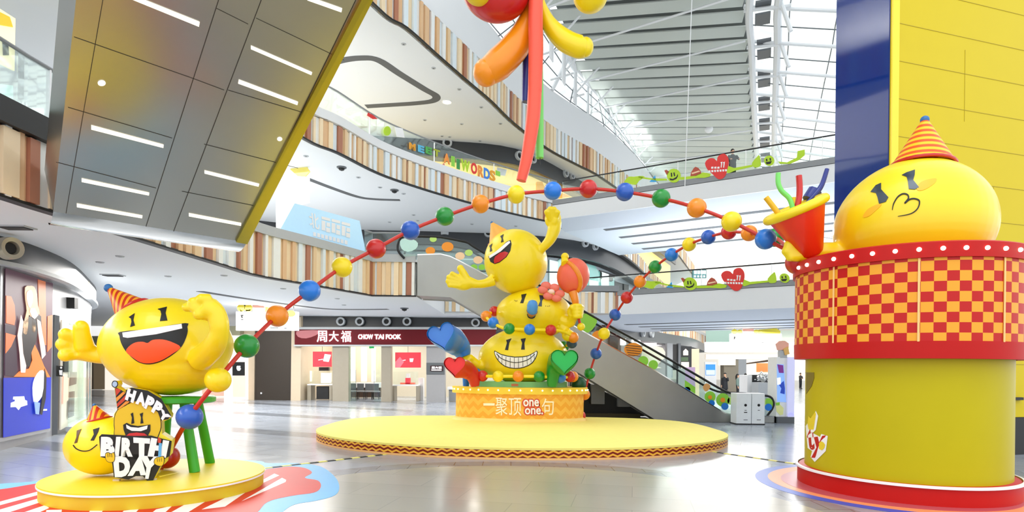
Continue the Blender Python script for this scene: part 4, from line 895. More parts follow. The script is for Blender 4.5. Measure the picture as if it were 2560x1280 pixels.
# ================================================================ HANGING DECORATION
hd = thing('hanging_balloons', 'hanging bunch of coloured balloon streamers above the stage', 'hanging decoration', at(1345, 0, 15) + Vector((0, 0, .8)))
HDp = 15.0; hz = lambda x, y: (1160 + x / 5.564, y / 5.564)
def ht(pts, D, r, m, nm='streamer'): return MB().tube(spline([at(*hz(x, y), D) for x, y in pts]), r, 14).build(nm, m, hd)
ht([(1000, -150), (920, 60), (860, 350), (720, 640), (480, 890), (330, 1000)], HDp, [.1, .14, .26, .36, .38, .32], pm('orange balloon', '#f4920c', .35, coat=.2)); MB().ell(at(*hz(310, 1010), HDp), .33).build('streamer_tip', pm('orange balloon', '#f4920c', .35), hd)
ht([(1020, -150), (1090, 120), (1200, 360), (1400, 560), (1600, 650), (1690, 655)], HDp, [.08, .13, .2, .26, .27, .22], YEL); MB().ell(at(*hz(1690, 655), HDp), (.2, .2, .24)).build('streamer_tip', YEL, hd)
ht([(1000, -150), (995, 300), (1000, 700), (985, 1280)], HDp - .4, [.17, .18, .18, .17], pm('coral balloon', '#f45840', .4)); 
MB().tube(spline([at(1337, 225, HDp - .4), at(1332, 300, HDp - .4), at(1318, 390, HDp - .4), at(1303, 452, HDp - .4)]), [.17, .17, .15, .12], 14).build('streamer', pm('coral balloon', '#f45840', .4), hd)
MB().tube(spline([at(1352, -30, HDp), at(1350, 120, HDp), at(1349, 260, HDp), at(1349, 395, HDp)]), [.07, .07, .1, .1], 12).build('streamer', LGRN, hd)
MB().tube(spline([at(1325, 10, HDp + .3), at(1320, 90, HDp + .3), at(1316, 240, HDp + .3), at(1316, 252, HDp + .3)]), [.12, .14, .12, .08], 12).build('streamer', NAVY, hd)
MB().tube([at(1350, 395, HDp), at(1351, 412, HDp)], .01, 6).build('string', BLK, hd)
o = MB().ell(at(1240, -30, 14.6), (.85, .6, .8), M=Matrix.Rotation(radians(20), 3, 'Y'), nu=36, nv=20).build('balloon', RED, hd)
MB().ell(at(1196, -22, 14.2), (.34, .3, .32)).build('balloon', YELD, hd); MB().ell(at(1476, -10, 14.6), (.42, .4, .38)).build('balloon', YEL, hd)
MB().ell(at(1345, -60, 15), .5).build('knot', YEL, hd)
MB().tube([at(1345, -60, 15), at(1345, -60, 15) + Vector((0, 0, 8))], .02, 6).build('wire', WHT, hd)
MB().tube([at(1730, -10, 24), at(1712, 470, 24)], .018, 5).build('wire', WHT, None).update_tag()
for o in bpy.data.objects:
    if o.name.startswith('wire') and o.parent is None: o.name = 'hanging_cable'; tag(o, 'thin white cable hanging from the slatted roof in front of the upper bridge', 'cable')
# ================================================================ MAIN ESCALATOR
ED = 23.3; pe = pr_plane((0, ED, 0), (0, 1, 0)); ez = lambda x, y: at(x, y, ED)
es = thing('escalator', 'steel sided escalator rising from the ground floor behind the stage', 'escalator', ez(1880, 1057))
def ext(poly, d, nm, m, par, off=0, D=ED): return MB().prism([at(x, y, D) + Vector((0, off, 0)) for x, y in poly], (0, d, 0)).build(nm, m, par, smooth=False)
top = [(1043, 638), (1101, 636), (1125, 642), (1146, 652), (1218, 690), (1480, 842), (1642, 930), (1812, 1034), (1840, 1040), (1936, 1043)]
bot = [(1936, 1057), (1646, 1054), (1480, 952), (1200, 786), (1125, 743), (1043, 739)]
ESK = pm('escalator steel', '#a3a4a0', .38, metal=.75, var=.12, scale=.8)
ext(top + bot, .18, 'side_panel', ESK, es); ext(top + bot, .15, 'side_panel', ESK, es, 1.5)
ub = bot[1:]; mb = MB(); vs = []
for x, y in ub: vs += [at(x, y, ED) + Vector((0, .02, .03)), at(x, y, ED) + Vector((0, 1.6, .03))]
mb.add(vs, [[2 * i, 2 * i + 2, 2 * i + 3, 2 * i + 1] for i in range(len(ub) - 1)]); mb.build('underside', ESK, es)
st = MB(); a = ez(1812, 1046); b = ez(1146, 662); N = 34
for i in range(N):
    p = a.lerp(b, i / (N - 1)); st.bx(p.x - .2, p.x + .2, ED + .2, ED + 1.5, p.z - .25, p.z - .1)
st.build('step_band', DGR, es, smooth=False)
MB().bx(ez(1101, 640).x - 1.4, ez(1135, 640).x, ED + .15, ED + 1.5, ez(1101, 648).z - .1, ez(1101, 648).z).build('landing_plate', STL, es, smooth=False)
hr = [(1920, 1040), (1934, 1020), (1935, 1002), (1920, 990), (1860, 986), (1815, 978), (1730, 930), (1590, 850), (1480, 789), (1211, 632), (1170, 606), (1146, 600), (1101, 592), (1060, 590), (1010, 590), (996, 602), (994, 625), (1010, 645)]
for dy, gl in ((.08, 'green tinted glass'), (1.58, 'clear glass')):
    MB().tube(spline([ez(x, y) + Vector((0, dy, 0)) for x, y in hr], 4), .045, 8).build('handrail', BLK, es)
    lower = [(1043, 638), (1101, 636), (1146, 652), (1218, 690), (1480, 842), (1642, 930), (1812, 1034), (1840, 1040), (1920, 1043)]
    up = [(1930, 1015), (1920, 993), (1860, 989), (1815, 981), (1730, 933), (1590, 853), (1480, 792), (1211, 635), (1170, 609), (1146, 603), (1101, 595), (1010, 593), (998, 605), (998, 625), (1010, 640)]
    ext(lower + up, .02, 'glass_panel', GLG if dy < 1 else GLS, es, dy)
ext([(x, y - 3) for x, y in top] + [(x, y + 2) for x, y in top[::-1]], .1, 'skirt_trim', CHR, es, .02)
LIM = pm('lime sticker', '#8cd040', .45); LIMP = pm('pale lime sticker', '#b8e070', .45); WAF = pm('waffle orange', '#f0941c', .5); PEA = pm('peach sticker', '#f4d0a8', .5)
ps_ = pr_plane((0, ED + .07, 0), (0, 1, 0))
def sk(poly, nm, m, smooth=2, lab=None, pr=None, par=None, th=.01): return decal(poly, pr or ps_, 0, th, nm, m, par or es, step=30, grid=False, smooth=smooth, lab=lab)
def disc(cx, cy, rx, ry=None, n=16): ry = ry or rx; return [(cx + rx * cos(2 * pi * i / n), cy + ry * sin(2 * pi * i / n)) for i in range(n)]
sk([(1448, 790), (1470, 783), (1492, 795), (1488, 815), (1470, 832), (1455, 822), (1447, 805)], 'sticker', LIM)
sk(disc(1583, 874, 23, 17), 'sticker', WAF, 0)
for i in range(5): sk([(1562 + i * 2, 862 + i * 6), (1604 - i, 866 + i * 6), (1604 - i, 867.5 + i * 6), (1562 + i * 2, 863.5 + i * 6)], 'sticker_line', BRN, 0, pr=pr_plane((0, ED + .05, 0), (0, 1, 0)))
sk(disc(1498, 840, 18, 14), 'sticker', WAF, 0)
sk(disc(1608, 903, 13), 'sticker', LIM, 0); sk(disc(1633, 912, 12), 'sticker', LIM, 0)
sk([(1712, 950), (1738, 968), (1738, 985), (1712, 968)], 'sticker', LIM, 0); sk(disc(1718, 974, 8, 7), 'sticker', BLU2, 0)
for cx_, cy_, r, m in ((1775, 992, 14, LIM), (1807, 1000, 17, LIM), (1828, 1002, 10, LIMP), (1779, 1008, 8, BLU2), (1812, 1016, 9, BLU2), (1775, 993, 5, WAF), (1807, 1000, 6, WAF), (1902, 1005, 13, LIMP), (1921, 1018, 9, BLU2)): 
    sk(disc(cx_, cy_, r), 'sticker', m, 0, pr=pr_plane((0, ED + (.07 if m in (LIM, LIMP) else .045), 0), (0, 1, 0)))
sk([(1915, 996), (1931, 1000), (1931, 1022), (1917, 1020)], 'sticker', LIM)
sk([(1758, 965), (1766, 958), (1776, 964), (1772, 974), (1764, 979), (1758, 972)], 'sticker', pm('biscuit', '#d8a060', .5))
for cx_, cy_, r, m in ((1119, 617, 15, WAF), (1076, 627, 12, WAF), (1150, 640, 12, PEA), (1172, 632, 10, LIMP), (1195, 650, 12, PEA), (1185, 668, 9, LIM), (1205, 668, 9, LIM), (1083, 598, 9, LIMP)): sk(disc(cx_, cy_, r, r * .8), 'sticker', m, 0)
sk([(1000, 603), (1012, 596), (1032, 598), (1045, 608), (1040, 622), (1020, 630), (1004, 622)], 'sticker', pm('pale teal sticker', '#bfe4dc', .5))
# dark machinery space below
mc = thing('service_enclosure', 'dark machine enclosure with grey boxes under the escalator', 'enclosure', (4, 24, 0))
MB().prism([at(1432, 1042, 25.1), at(1432, 930, 25.1), at(1480, 962, 25.1), at(1625, 1040, 25.1)], (0, .2, 0)).build('back_panel', BLK, mc, smooth=False); MB().bx(2.3, 5.6, ED + .2, 25.1, 0, .02).build('floor_mat', BLK, mc, smooth=False)
MB().bx(2.35, 2.5, 24.2, 25.2, 0, 1.6).build('side_panel', BLK, mc, smooth=False)
for x0, x1, y0, y1 in ((1478, 1512, 962, 1010), (1545, 1575, 980, 1017)):
    p, q = at(x0, y1, 24.6), at(x1, y0, 24.6); MB().bx(p.x, q.x, 24.6, 24.9, p.z, q.z).build('equipment_box', pm('machine grey', '#85898c', .5), mc, smooth=False)
MB().bx(2.5, 5.2, 24.2, 24.5, 0, .22).build('beam', pm('rusty olive', '#3c3418', .7), mc, smooth=False)
# bins
b_ = thing('recycling_bins', 'white two-compartment recycling bin at the foot of the escalator', 'bin', at(1876, 1059, 22.6))
BD = 22.5; pb_ = pr_plane((0, BD, 0), (0, 1, 0)); f0 = lev(1876, 1059, 0)
for x0, x1 in ((1841, 1878.5), (1879.5, 1912)):
    a, c = at(x0, 1059, BD), at(x1, 984, BD); MB().bx(a.x, c.x, BD, BD + .6, .03, c.z).build('bin_body', pm('bin white', '#eef4f6', .3), b_, smooth=False)
a, c = at(1839, 1059, BD), at(1913, 984, BD); MB().bx(a.x, c.x, BD - .01, BD + .62, 0, .04).build('base', BLK, b_, smooth=False)
for cx_ in (1864, 1897):
    sk(disc(cx_, 1013, 3.4), 'symbol', BLK, 0, pr=pb_, par=b_, th=.004); sk([(cx_ - 2.5, 1025), (cx_ + 2.5, 1025), (cx_ + 2.5, 1026.5), (cx_ - 2.5, 1026.5)], 'symbol', MGY, 0, pr=pb_, par=b_, th=.004)
    sk([(cx_ - 5, 1049), (cx_ + 5, 1049), (cx_ + 5, 1050.5), (cx_ - 5, 1050.5)], 'lettering', MGY, 0, pr=pb_, par=b_, th=.004)
sk([(1860, 1030), (1868, 1030), (1868, 1032), (1860, 1032)], 'symbol', BLK, 0, pr=pb_, par=b_, th=.004)
# ================================================================ OVERHEAD ESCALATOR UNDERSIDE (upper left)
Wd = Vector((.682, 1, 0)).normalized(); Up = Vector((.89, -1, .675)).normalized(); Q0 = at(120, 562, 10.6)
nn = Wd.cross(Up).normalized(); nn = nn if nn.z > 0 else -nn
pu = pr_plane(Q0, nn); pt = lambda x, y: pu(x, y)[0]
eo = thing('overhead_escalator', 'underside of a steel clad escalator with light strips crossing overhead upper left', 'escalator', pt(370, 570))
BLc, BRc, TLc, TRc = pt(133, 529), pt(617, 606), pt(190, 0), pt(925, 0)
UST = pm('bronze tinted steel', '#b4b2a8', .28, metal=.9, var=.12, scale=.5)
def upx(x, y, k): return pt(x, y)
TL2 = TLc + (TLc - BLc) * .35; TR2 = TRc + (TRc - BRc) * .35
MB().prism([BLc, BRc, TR2, TL2], nn * .9).build('underside', UST, eo, smooth=False)
e1 = pt(617, 606); e0 = pt(589, 601)
MB().prism([e0, e1 + Vector((.0, 0, 0)), TR2 + Vector((.02, 0, 0)), TR2 + (pt(905, 0) - TRc)], -nn * .05).build('edge_panel', pm('champagne steel', '#b8a93c', .3, metal=.8), eo, smooth=False)
# polished rounded nose at the lower end
prof = []; K = 8; dn = (pt(120, 565) - pt(133, 529)); hh = dn.length * 1.45
for i in range(K + 1):
    a = pi / 2 * i / K; prof.append((-Up * (hh * sin(a)) + nn * (hh * .35 * (1 - cos(a)))))
vs = [];
for p in prof: vs += [BLc + p, BRc + p]
MB().add(vs, [[2 * i, 2 * i + 1, 2 * i + 3, 2 * i + 2] for i in range(K)]).build('nose_panel', CHR, eo)
def su(poly, nm, m, off=.004, th=.006): return decal(poly, pu, off, th, nm, m, eo, step=60, grid=False)
SLW = pm('slot lamp white', '#f4efdf', .4, emis=.75)
for l_ in ([(345, -8), (330, -2), (497, 66), (499, 54)], [(228, 312), (409, 361), (408, 369), (228, 323)], [(204, 445), (373, 481), (372, 488), (204, 454)], [(192, 508), (356, 538), (355, 545), (192, 517)],
           [(627, 113), (780, 180), (778, 187), (627, 122)], [(597, 198), (745, 254), (743, 262), (595, 208)], [(511, 425), (648, 459), (646, 466), (511, 433)], [(472, 532), (603, 557), (602, 564), (472, 540)], [(770, -10), (855, 20), (853, 30), (768, 0)]):
    su(l_, 'slot_lamp', SLW)
su(disc(254, 207, 10, 7), 'downlight', SLW); su(disc(699, 347, 6.5, 5), 'downlight', SLW)
SEAM = pm('seam shadow', '#3a3830', .6)
def seam(a, b, w_=1.6): 
    d = Vector((b[0] - a[0], b[1] - a[1])).normalized(); q = Vector((-d.y, d.x)) * w_ / 2
    su([(a[0] + q.x, a[1] + q.y), (b[0] + q.x, b[1] + q.y), (b[0] - q.x, b[1] - q.y), (a[0] - q.x, a[1] - q.y)], 'seam', SEAM, .002, .003)
for a, b in (((258, -5), (165, 533)), ((548, -5), (365, 566)), ((655, -5), (434, 578)), ((892, -5), (596, 603))): seam(a, b)
for a, b in (((185, 92), (480, 195)), ((170, 268), (430, 345)), ((480, 195), (560, 225)), ((640, 45), (860, 150)), ((510, 360), (745, 420)), ((455, 478), (640, 515)), ((140, 405), (390, 470)), ((540, 20), (620, 60)), ((570, 225), (820, 300))): seam(a, b, 1.0)
# ================================================================ BALUSTRADES
def offp(P, off):
    Q = []
    for i, p in enumerate(P):
        t = (Vector(P[min(i + 1, len(P) - 1)]) - Vector(P[max(i - 1, 0)])).normalized(); Q.append((p[0] + t.y * off, p[1] - t.x * off))
    return Q
def balustrade(lab, P, z0, z1, rail=GRY, bvh=False, post=0):
    P = [tuple(p[:2]) for p in P]; t = thing('glass_balustrade', lab, 'balustrade', (P[0][0], P[0][1], z0))
    g = MB().ribbon(P, z0, z1, .03).build('glass_panel', GLS, t, smooth=False, bvh=bvh)
    MB().tube([(p[0], p[1], z1) for p in P], .035, 8).build('handrail', rail, t)
    if post:
        S = cumul(P); d = post
        while d < S[-1]:
            c, tt = along(P, S, d); MB().box((c.x, c.y, (z0 + z1) / 2), (.03, .05, z1 - z0), rz=atan2(tt.y, tt.x)).build('post', WHG, t, smooth=False); d += post
    return t, g
balustrade('clear glass balustrade with grey rail on the first floor edge upper left', offp(E2a, -.02)[:25], 6.4, 7.45, post=2.5)
balustrade('clear glass balustrade on the first floor edge left of the escalator landing', offp(E2, -.02)[34:], 6.5, 7.3, post=3)
t3, g3 = balustrade('curved glass balustrade of the second floor gallery', offp(E3a, .02), 11.72, 12.75, bvh=True, post=4)
def onb(BR, f0, f1, off=.0):
    A, B, t, q = BR; n = Vector((t.y, -t.x)) * off; L_ = (B - A).length
    return [tuple(A + t * L_ * f0 + n), tuple(A + t * L_ * f1 + n)]
balustrade('straight glass balustrade along the lower bridge', onb(BR2, 0.02, .98), 6.13, 6.95, BLK, post=3.2)
balustrade('straight glass balustrade along the upper bridge', onb(BR3, 0.02, .98), 11.33, 12.35, DGR, post=3.2)
balustrade('glass balustrade above the ground floor jewellery shop', [(-3.5, 31.8), (3.6, 31.8)], 6.4, 7.1, DGR)
# ================================================================ CUT-OUT BANNERS ON THE BRIDGES
def bprj(BR, off=.12):
    A, B, t, q = BR; n = Vector((t.y, -t.x, 0)); return pr_plane(Vector((A.x, A.y, 0)) + n * off, n)
GB = pm('lime cut-out', '#b4d820', .45); HRT = pm('banner red', '#e02a24', .45); WST = pm('waist blue', '#2aa0e0', .45); CHO = pm('cake brown', '#b04830', .5)
def banner(BR, lab, off, M3, skip_l=False):
    """off: projector; M3 maps reference points of the upper bridge banner"""
    pr = bprj(BR); A, B, t, q = BR; bt = thing('banner', lab, 'banner', pr(*M3(1700, 445))[0])
    d = lambda pts, nm, m, s=0, o=0, th=.02: decal([M3(*p) for p in pts], pr, o, th, nm, m, bt, step=40, grid=False, smooth=s)
    zb = lambda pts: Z(1540, 360, 6.737, pts)
    d(zb([(380, 545), (600, 580), (850, 585), (870, 615), (700, 620), (560, 600), (380, 575)]), 'arm', GB)
    d(zb([(1080, 560), (1200, 550), (1330, 535), (1460, 480), (1540, 490), (1600, 505), (1580, 550), (1500, 570), (1330, 575), (1200, 595), (1080, 605)]), 'arm', GB)
    d(zb([(1890, 370), (1990, 405), (2300, 350), (2300, 385), (2000, 450), (1900, 495), (1860, 480)]), 'arm', GB)
    d(zb(disc(975, 535, 118, 118)), 'smiley', GB); d(zb([(815, 450), (850, 435), (900, 470), (860, 530)]), 'hat', CHO)
    d(zb([(925, 490), (945, 485), (950, 550), (930, 555)]), 'eye', BLK, 0, .02, .01); d(zb([(968, 485), (988, 480), (1000, 540), (980, 545)]), 'eye', BLK, 0, .02, .01)
    d(zb([(900, 580), (960, 590), (1020, 555), (1040, 505), (1045, 545), (1020, 590), (960, 615), (915, 610)]), 'mouth', BLK, 0, .02, .01)
    d(zb([(1255, 545), (1265, 480), (1310, 410), (1340, 385), (1390, 405), (1430, 460), (1440, 500), (1350, 540)]), 'cake', CHO); d(zb([(1270, 490), (1400, 450), (1425, 465), (1290, 510)]), 'icing', PEA, 0, .02, .01)
    d(zb([(565, 640), (660, 530), (680, 640)]), 'paper_cone', WST)
    d(zb([(1500, 330), (1540, 265), (1600, 240), (1660, 250), (1700, 290), (1710, 230), (1750, 185), (1830, 165), (1890, 230), (1900, 330), (1880, 420), (1850, 520), (1800, 580), (1740, 595), (1690, 570), (1620, 500), (1540, 430)]), 'heart', HRT, 2)
    for k in range(3): d(zb([(1605 + 52 * k, 388), (1642 + 52 * k, 384), (1642 + 52 * k, 416), (1605 + 52 * k, 418)]), 'lettering', WHG, 0, .02, .01)
    for k in range(2): d(zb([(1760 + 42 * k, 312), (1795 + 42 * k, 300), (1780 + 42 * k, 400), (1765 + 42 * k, 400), (1772 + 42 * k, 330)]), 'lettering', WHG, 0, .02, .01)
    for k in range(7): d(zb([(1560 + 46 * k, 448 - 3 * k), (1592 + 46 * k, 444 - 3 * k), (1596 + 46 * k, 478 - 3 * k), (1566 + 46 * k, 482 - 3 * k)]), 'lettering', WHG, 0, .02, .01)
    d([(1880, 408), (1893, 392), (1899, 389), (1903, 412), (1895, 418), (1884, 418)], 'smiley', GB, 2); d(disc(1923, 402, 13, 13), 'smiley', GB)
    d([(1915, 398), (1918, 397), (1919, 403), (1916, 404)], 'eye', BLK, 0, .02, .01); d([(1924, 396), (1927, 395), (1928, 402), (1925, 402)], 'eye', BLK, 0, .02, .01); d([(1914, 406), (1930, 403), (1926, 410), (1917, 411)], 'mouth', BLK, 0, .02, .01)
    d([(1945, 404), (1968, 406), (1992, 394), (1994, 378), (2012, 374), (2012, 388), (1998, 400), (1975, 410), (1950, 410)], 'arm', GB)
    if not skip_l:
        d([(1562, 452), (1572, 442), (1585, 442), (1600, 440), (1612, 442), (1598, 452), (1590, 462), (1575, 460), (1562, 458)], 'smiley', GB, 2)
banner(BR3, 'green and red cut-out party banner with smileys hanging on the upper bridge glass', 0, lambda x, y: (x, y))
banner(BR2, 'green and red cut-out party banner with smileys hanging on the lower bridge glass', 0, lambda x, y: (1724 + (x - 1683) * .99, 709 + (y - 439) * .92 + (x - 1683) * .085))
# letter cut-outs on the second floor gallery
lt = thing('letter_banner', 'row of multicoloured capital letters spelling meet all words on curved gallery glass', 'banner', lev(1150, 420, 11.9))
pg3 = pr_bvh(g3, 26); LC = [pm('letter gold', '#e8a020', .5), pm('letter sky', '#58b8e0', .5), pm('letter leaf', '#4aa848', .5), pm('letter olive', '#a8b020', .5), pm('letter orange', '#f09030', .5), LIM, GRN, GB, HRT, ORA, BLU2]
for i, (ch, x, y, h_) in enumerate((('M', 1022, 356, 17), ('E', 1044, 362, 17), ('E', 1063, 366, 17), ('T', 1083, 372, 17), ('A', 1108, 382, 25), ('l', 1127, 390, 25), ('l', 1140, 397, 25), ('W', 1151, 397, 28), ('O', 1176, 405, 28), ('R', 1193, 413, 28), ('D', 1208, 419, 27), ('S', 1222, 424, 26))):
    wd_ = (8 if ch == 'l' else 22 if ch == 'W' else 15); text(ch, [(x, y), (x + wd_, y + wd_ * .35), (x + wd_, y + h_ + wd_ * .35), (x, y + h_)], pg3, .03, .03, 'letter', LC[i % len(LC)], lt, bold=.04)
decal([(1238, 426), (1249, 430), (1249, 442), (1238, 438)], pg3, .03, .02, 'tag', LIM, lt, step=20, grid=False)
sm2 = thing('banner', 'white and green smiley cut-outs at the left end of the gallery glass', 'banner', lev(960, 340, 11.9))
decal(disc(966, 328, 9, 12), pg3, .03, .03, 'smiley', GB, sm2, step=20, grid=False); decal([(985, 318), (1005, 322), (1010, 345), (990, 342)], pg3, .03, .02, 'cloud', WHG, sm2, step=20, grid=False)
decal([(918, 282), (930, 288), (942, 298), (930, 298), (916, 289)], pg3, .03, .02, 'bow', HRT, sm2, step=20, grid=False)
# first floor advertising board
a = lev(693, 588, 6.45); c = lev(917, 640, 6.45); d_ = (c - a); nb = Vector((d_.y, -d_.x, 0)).normalized(); pbd = pr_plane(a + nb * .45, nb)
bd = thing('signboard', 'pale blue slanted signboard with white lettering standing on the first floor edge', 'signboard', (a + c) / 2)
decal([(737, 508), (899, 552), (917, 641), (693, 588)], pbd, -.12, .12, 'board', pm('pale blue board', '#b4daf2', .5, emis=.2), bd, step=400, grid=False)
text('北', [(770, 530), (795, 537), (798, 575), (774, 568)], pbd, .01, .02, 'letter', WHG, bd, bold=.01)
for x, y in ((803, 541), (828, 547), (853, 554)): 
    for (u0, v0, u1, v1) in ((0, 0, 21, 7), (0, 10, 9, 34), (12, 12, 21, 22), (11, 25, 21, 36)): decal([(x + u0, y + v0 + u0 * .25), (x + u1, y + v0 + u1 * .25), (x + u1, y + v1 + u1 * .25), (x + u0, y + v1 + u0 * .25)], pbd, .01, .02, 'lettering', WHG, bd, step=99, grid=False)
for k in range(9): x = 782 + k * 9.8; decal([(x, 580 + k * 2.5), (x + 7, 582 + k * 2.5), (x + 7, 592 + k * 2.5), (x, 590 + k * 2.5)], pbd, .01, .02, 'lettering', WHG, bd, step=99, grid=False)
# tall white display with a yellow topper behind the overhead escalator
wb = thing('display_board', 'tall white display board with yellow cartoon topper behind the overhead escalator', 'display', at(725, 560, 22.5))
pwb = pr_plane((0, 22.5, 0), (.3, 1, 0))
decal([(690, 500), (735, 420), (769, 440), (769, 505), (740, 512), (690, 580)], pwb, -.15, .15, 'board', pm('display white', '#f4f6f6', .5, emis=.3), wb, step=99, grid=False)
decal([(728, 425), (738, 405), (750, 412), (756, 398), (762, 410), (775, 405), (770, 420), (777, 430), (766, 442), (745, 440)], pwb, .02, .05, 'topper', pm('soft yellow', '#f0e070', .5), wb, step=99, grid=False)
# ================================================================ GROUND FLOOR SHOPFRONT (jewellery shop)
def flat(nm, poly, D, th, m, par=None, lab=None, cat=None, off=0, **k):
    """panel standing square to the hall at depth D"""
    mb = MB().prism([at(x, y, D) + Vector((0, off, 0)) for x, y in poly], (0, th, 0)); o = mb.build(nm, m, par, smooth=False)
    if lab: tag(o, lab, cat, **k)
    return o
def rc(x0, x1, y0, y1): return [(x0, y0), (x1, y0), (x1, y1), (x0, y1)]
def rect(nm, x0, x1, y0, y1, D, th, m, par=None, lab=None, cat=None, off=0, **k): return flat(nm, rc(x0, x1, y0, y1), D, th, m, par, lab, cat, off, **k)
SD = 33.9
sn = thing('shop_sign', 'long maroon fascia sign with glowing white lettering over the jewellery shop', 'sign', at(990, 842, SD))
rect('board', 739, 1240, 824, 862, SD, .4, pm('maroon sign', '#620c18', .5, spec=.2), sn, off=-.15)
rect('trim', 737, 1242, 818, 824, SD, .45, LGY, sn, off=-.2); rect('trim', 737, 1242, 862, 866, SD, .45, LGY, sn, off=-.2)
pS = pr_plane((0, SD - .15, 0), (0, 1, 0))
decal([(741, 829), (760, 826), (800, 826), (790, 838), (765, 846), (745, 842)], pS, .0, .02, 'highlight_panel', pm('rose panel', '#b4656c', .4), sn, step=99, grid=False, smooth=2)
for ch, q4 in (('周', rc(793, 818, 827, 855)), ('大', rc(823, 847, 828, 854)), ('福', rc(853, 878, 827, 855)), ('CHOW', rc(896, 933, 836, 848)), ('TAI', rc(937, 960, 836, 848)), ('FOOK', rc(965, 1003, 836, 848))):
    text(ch, q4, pS, .02, .05, 'letter', pm('glowing white letter', '#ffffff', .5, emis=2.5), sn, bold=(.03 if ch.isascii() else .004))
def jets(pts, z, r, lab, grp, wallD=None, pr=None):
    for x, y in pts:
        c = at(x, y, wallD - .1) if pr is None else pr(x, y)[0]; n = Vector((0, -1, 0)) if pr is None else pr(x, y)[1]
        t = thing('air_jet', lab, 'air vent', c, group=grp); M = frame(n)
        MB().lathe(c, [(r * .55, .02), (r * .6, .16), (r * .95, .18), (r, .12), (r, -.02), (0, -.02)], 20, M=M).build('ring', LGY, t); MB().lathe(c, [(0, .05), (r * .5, .05), (r * .5, .02), (0, .02)], 16, M=M).build('opening', BLK, t)
jets([(853, 804), (900, 804), (967, 804), (1018, 804), (1189, 807)], 4.4, .25, 'round air jet in the dark band above the jewellery shop', 'air jets above the jewellery shop', 34.0)
# shop front pieces
GOLDG = pm('shop bronze pillar', '#9c9484', .35); WARM = pm('warm lit wall', '#fff0cc', .5, emis=.55)
for x0, x1, l in ((831, 871, 'bronze glass pillar left of the jewellery shop entrance'), (953, 977, 'bronze pillar right of the jewellery shop entrance')):
    rect('shop_pillar', x0, x1, 866, 1008, SD, .5, GOLDG, None, l, 'pillar')
t = thing('marble_pillar', 'grey stone pillar with a small black plaque beside the jewellery shop', 'pillar', at(1089, 1010, SD)); rect('shaft', 1066, 1112, 866, 1012, SD, .6, pm('grey stone', '#9a9a9c', .4), t)
rect('plaque_band', 1066, 1112, 907, 936, SD, .05, MGY, t, off=-.03); rect('plaque', 1076, 1108, 914, 928, SD, .03, pm('plaque maroon', '#2c0a10', .4), t, off=-.06)
text('周大福', rc(1079, 1104, 916, 922), pr_plane((0, SD - .06, 0), (0, 1, 0)), .0, .02, 'letter', EMW, t, bold=.002); rect('lettering', 1079, 1104, 924, 926, SD, .01, EMW, t, off=-.08)
def case(lab, x0, x1, D, ytab, ytop, items):
    t = thing('display_case', lab, 'display case', at((x0 + x1) / 2, 1005, D)); fl_ = 915 + 2.1 * F / D + ((x0 + x1) / 2 - CX) * .0113
    rect('table_top', x0, x1, ytab, ytab + 3, D, .9, WHG, t); rect('leg_panel', x0, x0 + 9, ytab + 3, fl_, D, .8, GOLDG, t); rect('leg_panel', x1 - 6, x1, ytab + 3, fl_, D, .8, GOLDG, t)
    rect('glass_box', x0 + 5, x1 - 6, ytop, ytab, D, .7, GLS, t, off=.1)
    for (a, b, c, d, m) in items: rect('display_prop', a, b, c, d, D, .25, m, t, off=.3)
    return t
RP = pm('poster red', '#d83040', .4, emis=.3)
PW = pm('poster white', '#ffeef0', .4, emis=.4)
case('jewellery display case below the red hanging poster', 768, 829, 34.6, 960, 927, [(798, 822, 932, 958, WHG), (793, 818, 918, 927, DGR)]); rect('display_box', 791, 821, 966, 998, 34.8, .4, BLK, None, 'dark low cabinet under the left display case', 'cabinet')
case('jewellery display case with a pink stand below the pink poster', 977, 1046, 34.6, 962, 929, [(1011, 1023, 945, 961, RP), (998, 1035, 957, 961, PNK), (1013, 1022, 934, 945, WHG)])
for x0, x1, y0, y1, l, pts in ((782, 829, 879, 917, 'red jewellery poster hanging left of the shop entrance', [(812, 885), (828, 887), (822, 905), (808, 903)]), (988, 1052, 881, 919, 'pink jewellery poster with a pendant hanging right of the shop entrance', [(1024, 896), (1034, 896), (1032, 905), (1025, 905)])):
    t = thing('poster', l, 'poster', at((x0 + x1) / 2, y1, 34.3)); rect('panel', x0, x1, y0, y1, 34.3, .06, RP, t); flat('motif', pts, 34.3, .03, PW, t, off=-.03)
    flat('stripe', [(x0 + 14, y0 + 20), (x0 + 26, y0 + 18), (x0 + 26, y0 + 20), (x0 + 14, y0 + 22)], 34.3, .02, PW, t, off=-.02); MB().tube([at((x0 + x1) / 2, y0, 34.33), at((x0 + x1) / 2, 786, 34.33)], .01, 5).build('cord', DGR, t)
flat('shadow_motif', [(988, 905), (1000, 892), (1010, 905), (1000, 919), (988, 919)], 34.3, .03, pm('rose motif', '#f07888', .4, emis=.2), t, off=-.02)
for x in (1181, 1290, 1388): 
    px = 560 + x / 3.765; rect('light_column', px, px + (11 if x < 1380 else 7), 868, 954, 38.5, .4, EMC, None, 'glowing white wall column inside the jewellery shop', 'light column', group='light columns inside the jewellery shop')
t = thing('shop_counter', 'long white counter inside the jewellery shop entrance', 'counter', at(910, 985, 37)); rect('top', 870, 952, 957, 969, 37.2, .8, WHG, t); rect('front', 872, 950, 969, 993, 37.4, .5, BRN, t)
